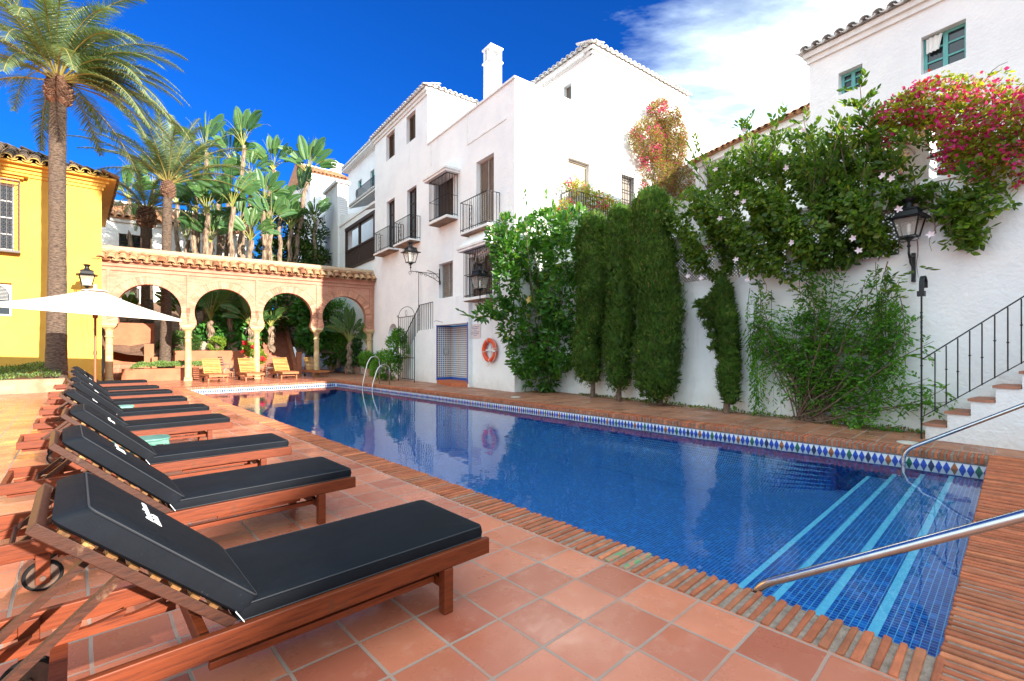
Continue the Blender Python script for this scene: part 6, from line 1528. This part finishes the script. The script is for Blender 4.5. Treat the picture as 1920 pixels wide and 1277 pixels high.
# hanging vine curtain
cv = empty('hanging_vine', *gl, 'airy green vine fanning from a woody base on the wall left of the stair', 'climber')
t = MB(); sp_l = []; b0 = GAR.hit(1520,786,-.25)
ends = [(R.uniform(1400,1690), R.uniform(495,640)) for _ in range(34)] + [(R.uniform(1600,1745), R.uniform(590,720)) for _ in range(11)] + [(R.uniform(1400,1480), R.uniform(560,660)) for _ in range(8)] + [(1780,735),(1770,710),(1690,780),(1650,770),(1620,765),(1745,690),(1760,640)]
for (px, py) in ends:
    a = GAR.hit(px, py, -.25)
    for pts in stems(t, (b0[0]+R.uniform(-.3,.2),-.2,.05), [(a[0],R.uniform(-.5,-.15),a[1])], .015, 14, .14, sag=.15 if py > 640 else 0):
        for i in range(4, 14):
            d = (pts[i]-pts[i-1]).normalized()
            for _ in range(3 if i > 7 else 1): sprig(sp_l, pts[i-1].lerp(pts[i], R.random()), d*.4+Vector((R.uniform(-1,1),R.uniform(-.5,.2),R.uniform(-.9,.5))), R.uniform(.12,.28), 6, .3)
for k in range(38):                       # hanging strands
    px = R.choice([R.uniform(1400,1430), R.uniform(1430,1700), R.uniform(1640,1690)]); y0_ = R.uniform(490,640); y1_ = min(775, y0_+R.uniform(80,230)); a = GAR.hit(px, y0_, -.3); c_ = GAR.hit(px+R.uniform(-8,12), y1_, -.25)
    for pts in stems(t, (a[0],-.3,a[1]), [(c_[0],-.22,c_[1])], .006, 14, .05):
        for i in range(1, 14): sprig(sp_l, pts[i-1], Vector((R.uniform(-1,1),R.uniform(-.5,.1),-.8)), .12, 4, .3)
for k in range(10): t.tube([(b0[0]+R.uniform(-.25,.25),-.2,0),(b0[0]+R.uniform(-.4,.4),-.25,.6),(b0[0]+R.uniform(-.8,.8),-.2,1.6)], [.028,.02,.01], 5)
t.build('branches', m_bark, cv); sprigmesh('leaves', sp_l, .085, .034, m_creep, cv)
foliage('inner_leaves', [gb(1535,690,.32,.5,.2,-.25),gb(1600,600,.55,.35,.2,-.25),gb(1490,570,.5,.4,.2,-.25),gb(1560,540,.5,.3,.2,-.25)], 1500, .07, .03, m_creep, cv, gap=-.1, seed=12)
# bougainvilleas
def bough(lbl, B, n, mats, mix, seed, L=.075, W=.05, br=.006, tw=0, y=-.2):
    e = empty('bougainvillea', *gl, lbl, 'bougainvillea', 'bougainvilleas over the walls'); 
    foliage('leaves', B, n, L, W, mats, e, seed=seed, shell=.45, gap=-.5, fs=2.2, jit=.9, midx=mix)
    t = MB(); sp = []
    for k in range(tw):
        b = R.choice(B); c = (b[0]+R.uniform(-.6,.6)*b[3], b[1], b[2]-.2*b[5]); d = Vector((R.uniform(-1,1), R.uniform(-.6,.6), R.uniform(-.2,1))).normalized()
        for pts in stems(t, c, [Vector(c)+Vector((d.x*b[3],d.y*b[4],d.z*b[5]))*1.35], .012, 8, .12):
            for i in range(3, 8): sprig(sp, pts[i-1], Vector((R.uniform(-1,1),R.uniform(-1,1),R.uniform(-.5,.8))), .2, 5)
    t.build('branches', m_bark, e)
    if sp: sprigmesh('twig_leaves', sp, L, W, mats, e, G.choice(len(mix), len(sp), p=mix))
    # clustered bracts
    P, nn = blobs(B, int(n*br)+3, .8, -.2, 1.5, seed+3); Q = (P[:,None,:]+G.normal(size=(len(P),16,3))*.07).reshape(-1,3); 
    leafmesh('bracts', Q, G.normal(size=(len(Q),3)), G.normal(size=(len(Q),3)), .055, .05, [m_pink, m_redp], e, G.choice(2, len(Q), p=[.85,.15]))
bough('brilliant pink and yellow-green bougainvillea above the garden wall at the right edge', [gb(1700,210,.5,.3,.4,.2),gb(1760,190,.6,.35,.45,.2),gb(1820,215,.6,.45,.45,.1),gb(1870,250,.55,.6,.45,0),gb(1905,290,.4,.5,.4,0),gb(1830,290,.4,.35,.35,.1),gb(1660,240,.4,.25,.35,.3),gb(1860,305,.3,.2,.3,-.1)], 5600, [m_bough,m_pink,m_redp,m_boughdry], [.77,.15,.01,.07], 31, tw=44, br=.02)
bough('dry brown bougainvillea tangle hanging left of the white pier', [gb(1640,270,.5,.25,.35,.5),gb(1690,250,.5,.2,.35,.6),gb(1655,310,.35,.3,.3,.5),gb(1790,285,.25,.5,.25,.5)], 3200, [m_boughdry,m_bough,m_pink], [.78,.17,.05], 32, L=.06, W=.02, tw=10)
EB = lambda px, py, rx, rz, ry=.5, x=.45: (FE.hit(px,py,-x)[0], -x, FE.hit(px,py,-x)[1], rx, ry, rz)
def ebough(lbl, B, n, mats, mix, seed, **kw):
    global gl
    g0 = gl; gl = (FE.loc(), FE.a); bough(lbl, B, n, mats, mix, seed, **kw); gl = g0
ebough('tall brown and orange bougainvillea climbing the sunny flank of the white building', [EB(1245,212,.9,.5),EB(1215,265,.9,.8),EB(1262,250,.9,.7),EB(1260,280,.9,.8),EB(1235,330,.9,.8),EB(1275,340,.7,.8),EB(1225,390,.7,.6)], 26000, [m_boughdry,m_bough,m_redp,m_pink], [.74,.18,.06,.02], 33, L=.085, W=.03, tw=34, br=.003)
ebough('sparse red flowering bougainvillea before the canvas-covered window', [EB(1080,355,.5,.25),EB(1120,375,.7,.35),EB(1060,395,.5,.4),EB(1150,390,.5,.3)], 1500, [m_bough,m_redp,m_pink], [.84,.12,.04], 34, L=.085, W=.045, tw=26)
rlg = empty('balcony_railing', FE.loc(), FE.a, 'short iron railing half covered by bougainvillea under the canvas-covered window', 'railing')
MBr = railing(MB(), [(e1[0]-.3,-.02),(e1[0]-.3,-.5),(e1[1]+.8,-.5)], FE.hit(1085,415,-.5)[1], 1.0, .11, .01); MBr.build('railing_bars', m_iron, rlg)
# leaves fallen on the deck strip and plants at the wall foot
cover('wall_foot_plants', gl, [(-8,-.22),(0,-.02)], 900, .06, .03, [m_creep, m_boughdry], 'low weeds and dry litter along the foot of the garden wall', lambda x,y: x*0+.004, [.5,.5], .05)['kind'] = 'stuff'
lf = MB()
for k in range(46):
    a = POOL.w(PW+R.uniform(.4,1.7), R.uniform(.5,9), .006); an = R.uniform(0,6.28); s = R.uniform(.015,.035)
    lf.put([a+Vector((math.cos(an+q)*s*(1 if j%2==0 else .5), math.sin(an+q)*s*(1 if j%2==0 else .5), .004*j)) for j,q in enumerate((0,1.57,3.14,4.71))], [(0,1,2,3)])
tag(lf.build('fallen_leaves', m_boughdry), kind='stuff')
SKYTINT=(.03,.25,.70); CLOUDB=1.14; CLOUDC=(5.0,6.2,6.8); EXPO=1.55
# ------------------------------------------------------------------ light, sky, camera
SUN = Vector((.75,-.66,.285)).normalized(); EL = math.asin(SUN.z); AZ = math.atan2(SUN.x, SUN.y)
ld = bpy.data.lights.new('sun', 'SUN'); ld.energy = 4.6; ld.angle = rad(.5); ld.color = (1,.92,.80)
lo = bpy.data.objects.new('sun', ld); COL.objects.link(lo); lo.rotation_euler = SUN.to_track_quat('Z','Y').to_euler(); lo.location = (10,-10,20)
w = bpy.data.worlds.new('World'); S.world = w; w.use_nodes = True; nt = w.node_tree; L = nt.links; bg = nt.nodes['Background']
sky = nt.nodes.new('ShaderNodeTexSky'); sky.sky_type = 'NISHITA'; sky.sun_disc = False; sky.sun_elevation = EL; sky.sun_rotation = AZ
tc = nt.nodes.new('ShaderNodeTexCoord').outputs['Generated']
hs = nt.nodes.new('ShaderNodeHueSaturation'); hs.inputs['Saturation'].default_value = 1.25; L.new(sky.outputs[0], hs.inputs['Color'])
blue = mixc(nt, 1, hs.outputs[0], SKYTINT, 'MULTIPLY')
sp = nt.nodes.new('ShaderNodeSeparateXYZ'); L.new(tc, sp.inputs[0])
zc2 = math_(nt, 'MAXIMUM', sp.outputs[2], .06)
cb = nt.nodes.new('ShaderNodeCombineXYZ'); L.new(math_(nt,'DIVIDE',sp.outputs[0],zc2), cb.inputs[0]); L.new(math_(nt,'DIVIDE',sp.outputs[1],zc2), cb.inputs[1])
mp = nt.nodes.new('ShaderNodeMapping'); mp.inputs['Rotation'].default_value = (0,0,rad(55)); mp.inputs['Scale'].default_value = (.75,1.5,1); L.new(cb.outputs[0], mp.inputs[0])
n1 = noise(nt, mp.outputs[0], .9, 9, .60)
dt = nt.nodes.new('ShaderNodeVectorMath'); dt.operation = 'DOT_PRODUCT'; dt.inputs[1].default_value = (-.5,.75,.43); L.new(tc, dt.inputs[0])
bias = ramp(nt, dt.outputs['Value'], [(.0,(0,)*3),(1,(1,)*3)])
d2 = math_(nt, 'MULTIPLY_ADD', dt.outputs['Value'], -1.6, CLOUDB)  # cloud added over the unseen sky too, to brighten the shaded walls
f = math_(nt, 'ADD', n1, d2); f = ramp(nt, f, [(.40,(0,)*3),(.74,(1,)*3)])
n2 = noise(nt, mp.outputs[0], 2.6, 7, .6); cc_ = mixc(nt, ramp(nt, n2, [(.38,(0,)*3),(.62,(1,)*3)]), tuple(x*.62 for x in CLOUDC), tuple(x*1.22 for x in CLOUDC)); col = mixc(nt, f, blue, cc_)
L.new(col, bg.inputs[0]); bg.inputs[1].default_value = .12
S.view_settings.view_transform = 'Standard'; S.view_settings.look = 'None'; S.view_settings.gamma = 1; S.view_settings.exposure = EXPO
S.cycles.max_bounces = 6; S.cycles.transparent_max_bounces = 8; S.cycles.diffuse_bounces = 3; S.cycles.glossy_bounces = 3; S.cycles.caustics_reflective = False; S.cycles.caustics_refractive = False
cam = bpy.data.cameras.new('camera'); cam.sensor_width = 36; cam.lens = F/1920*36; cam.shift_y = (HY-638.5)/1920; cam.clip_end = 600; cam.clip_start = .05
co = bpy.data.objects.new('camera', cam); COL.objects.link(co); co.location = (0,0,CH); co.rotation_euler = (PI/2,0,0); S.camera = co
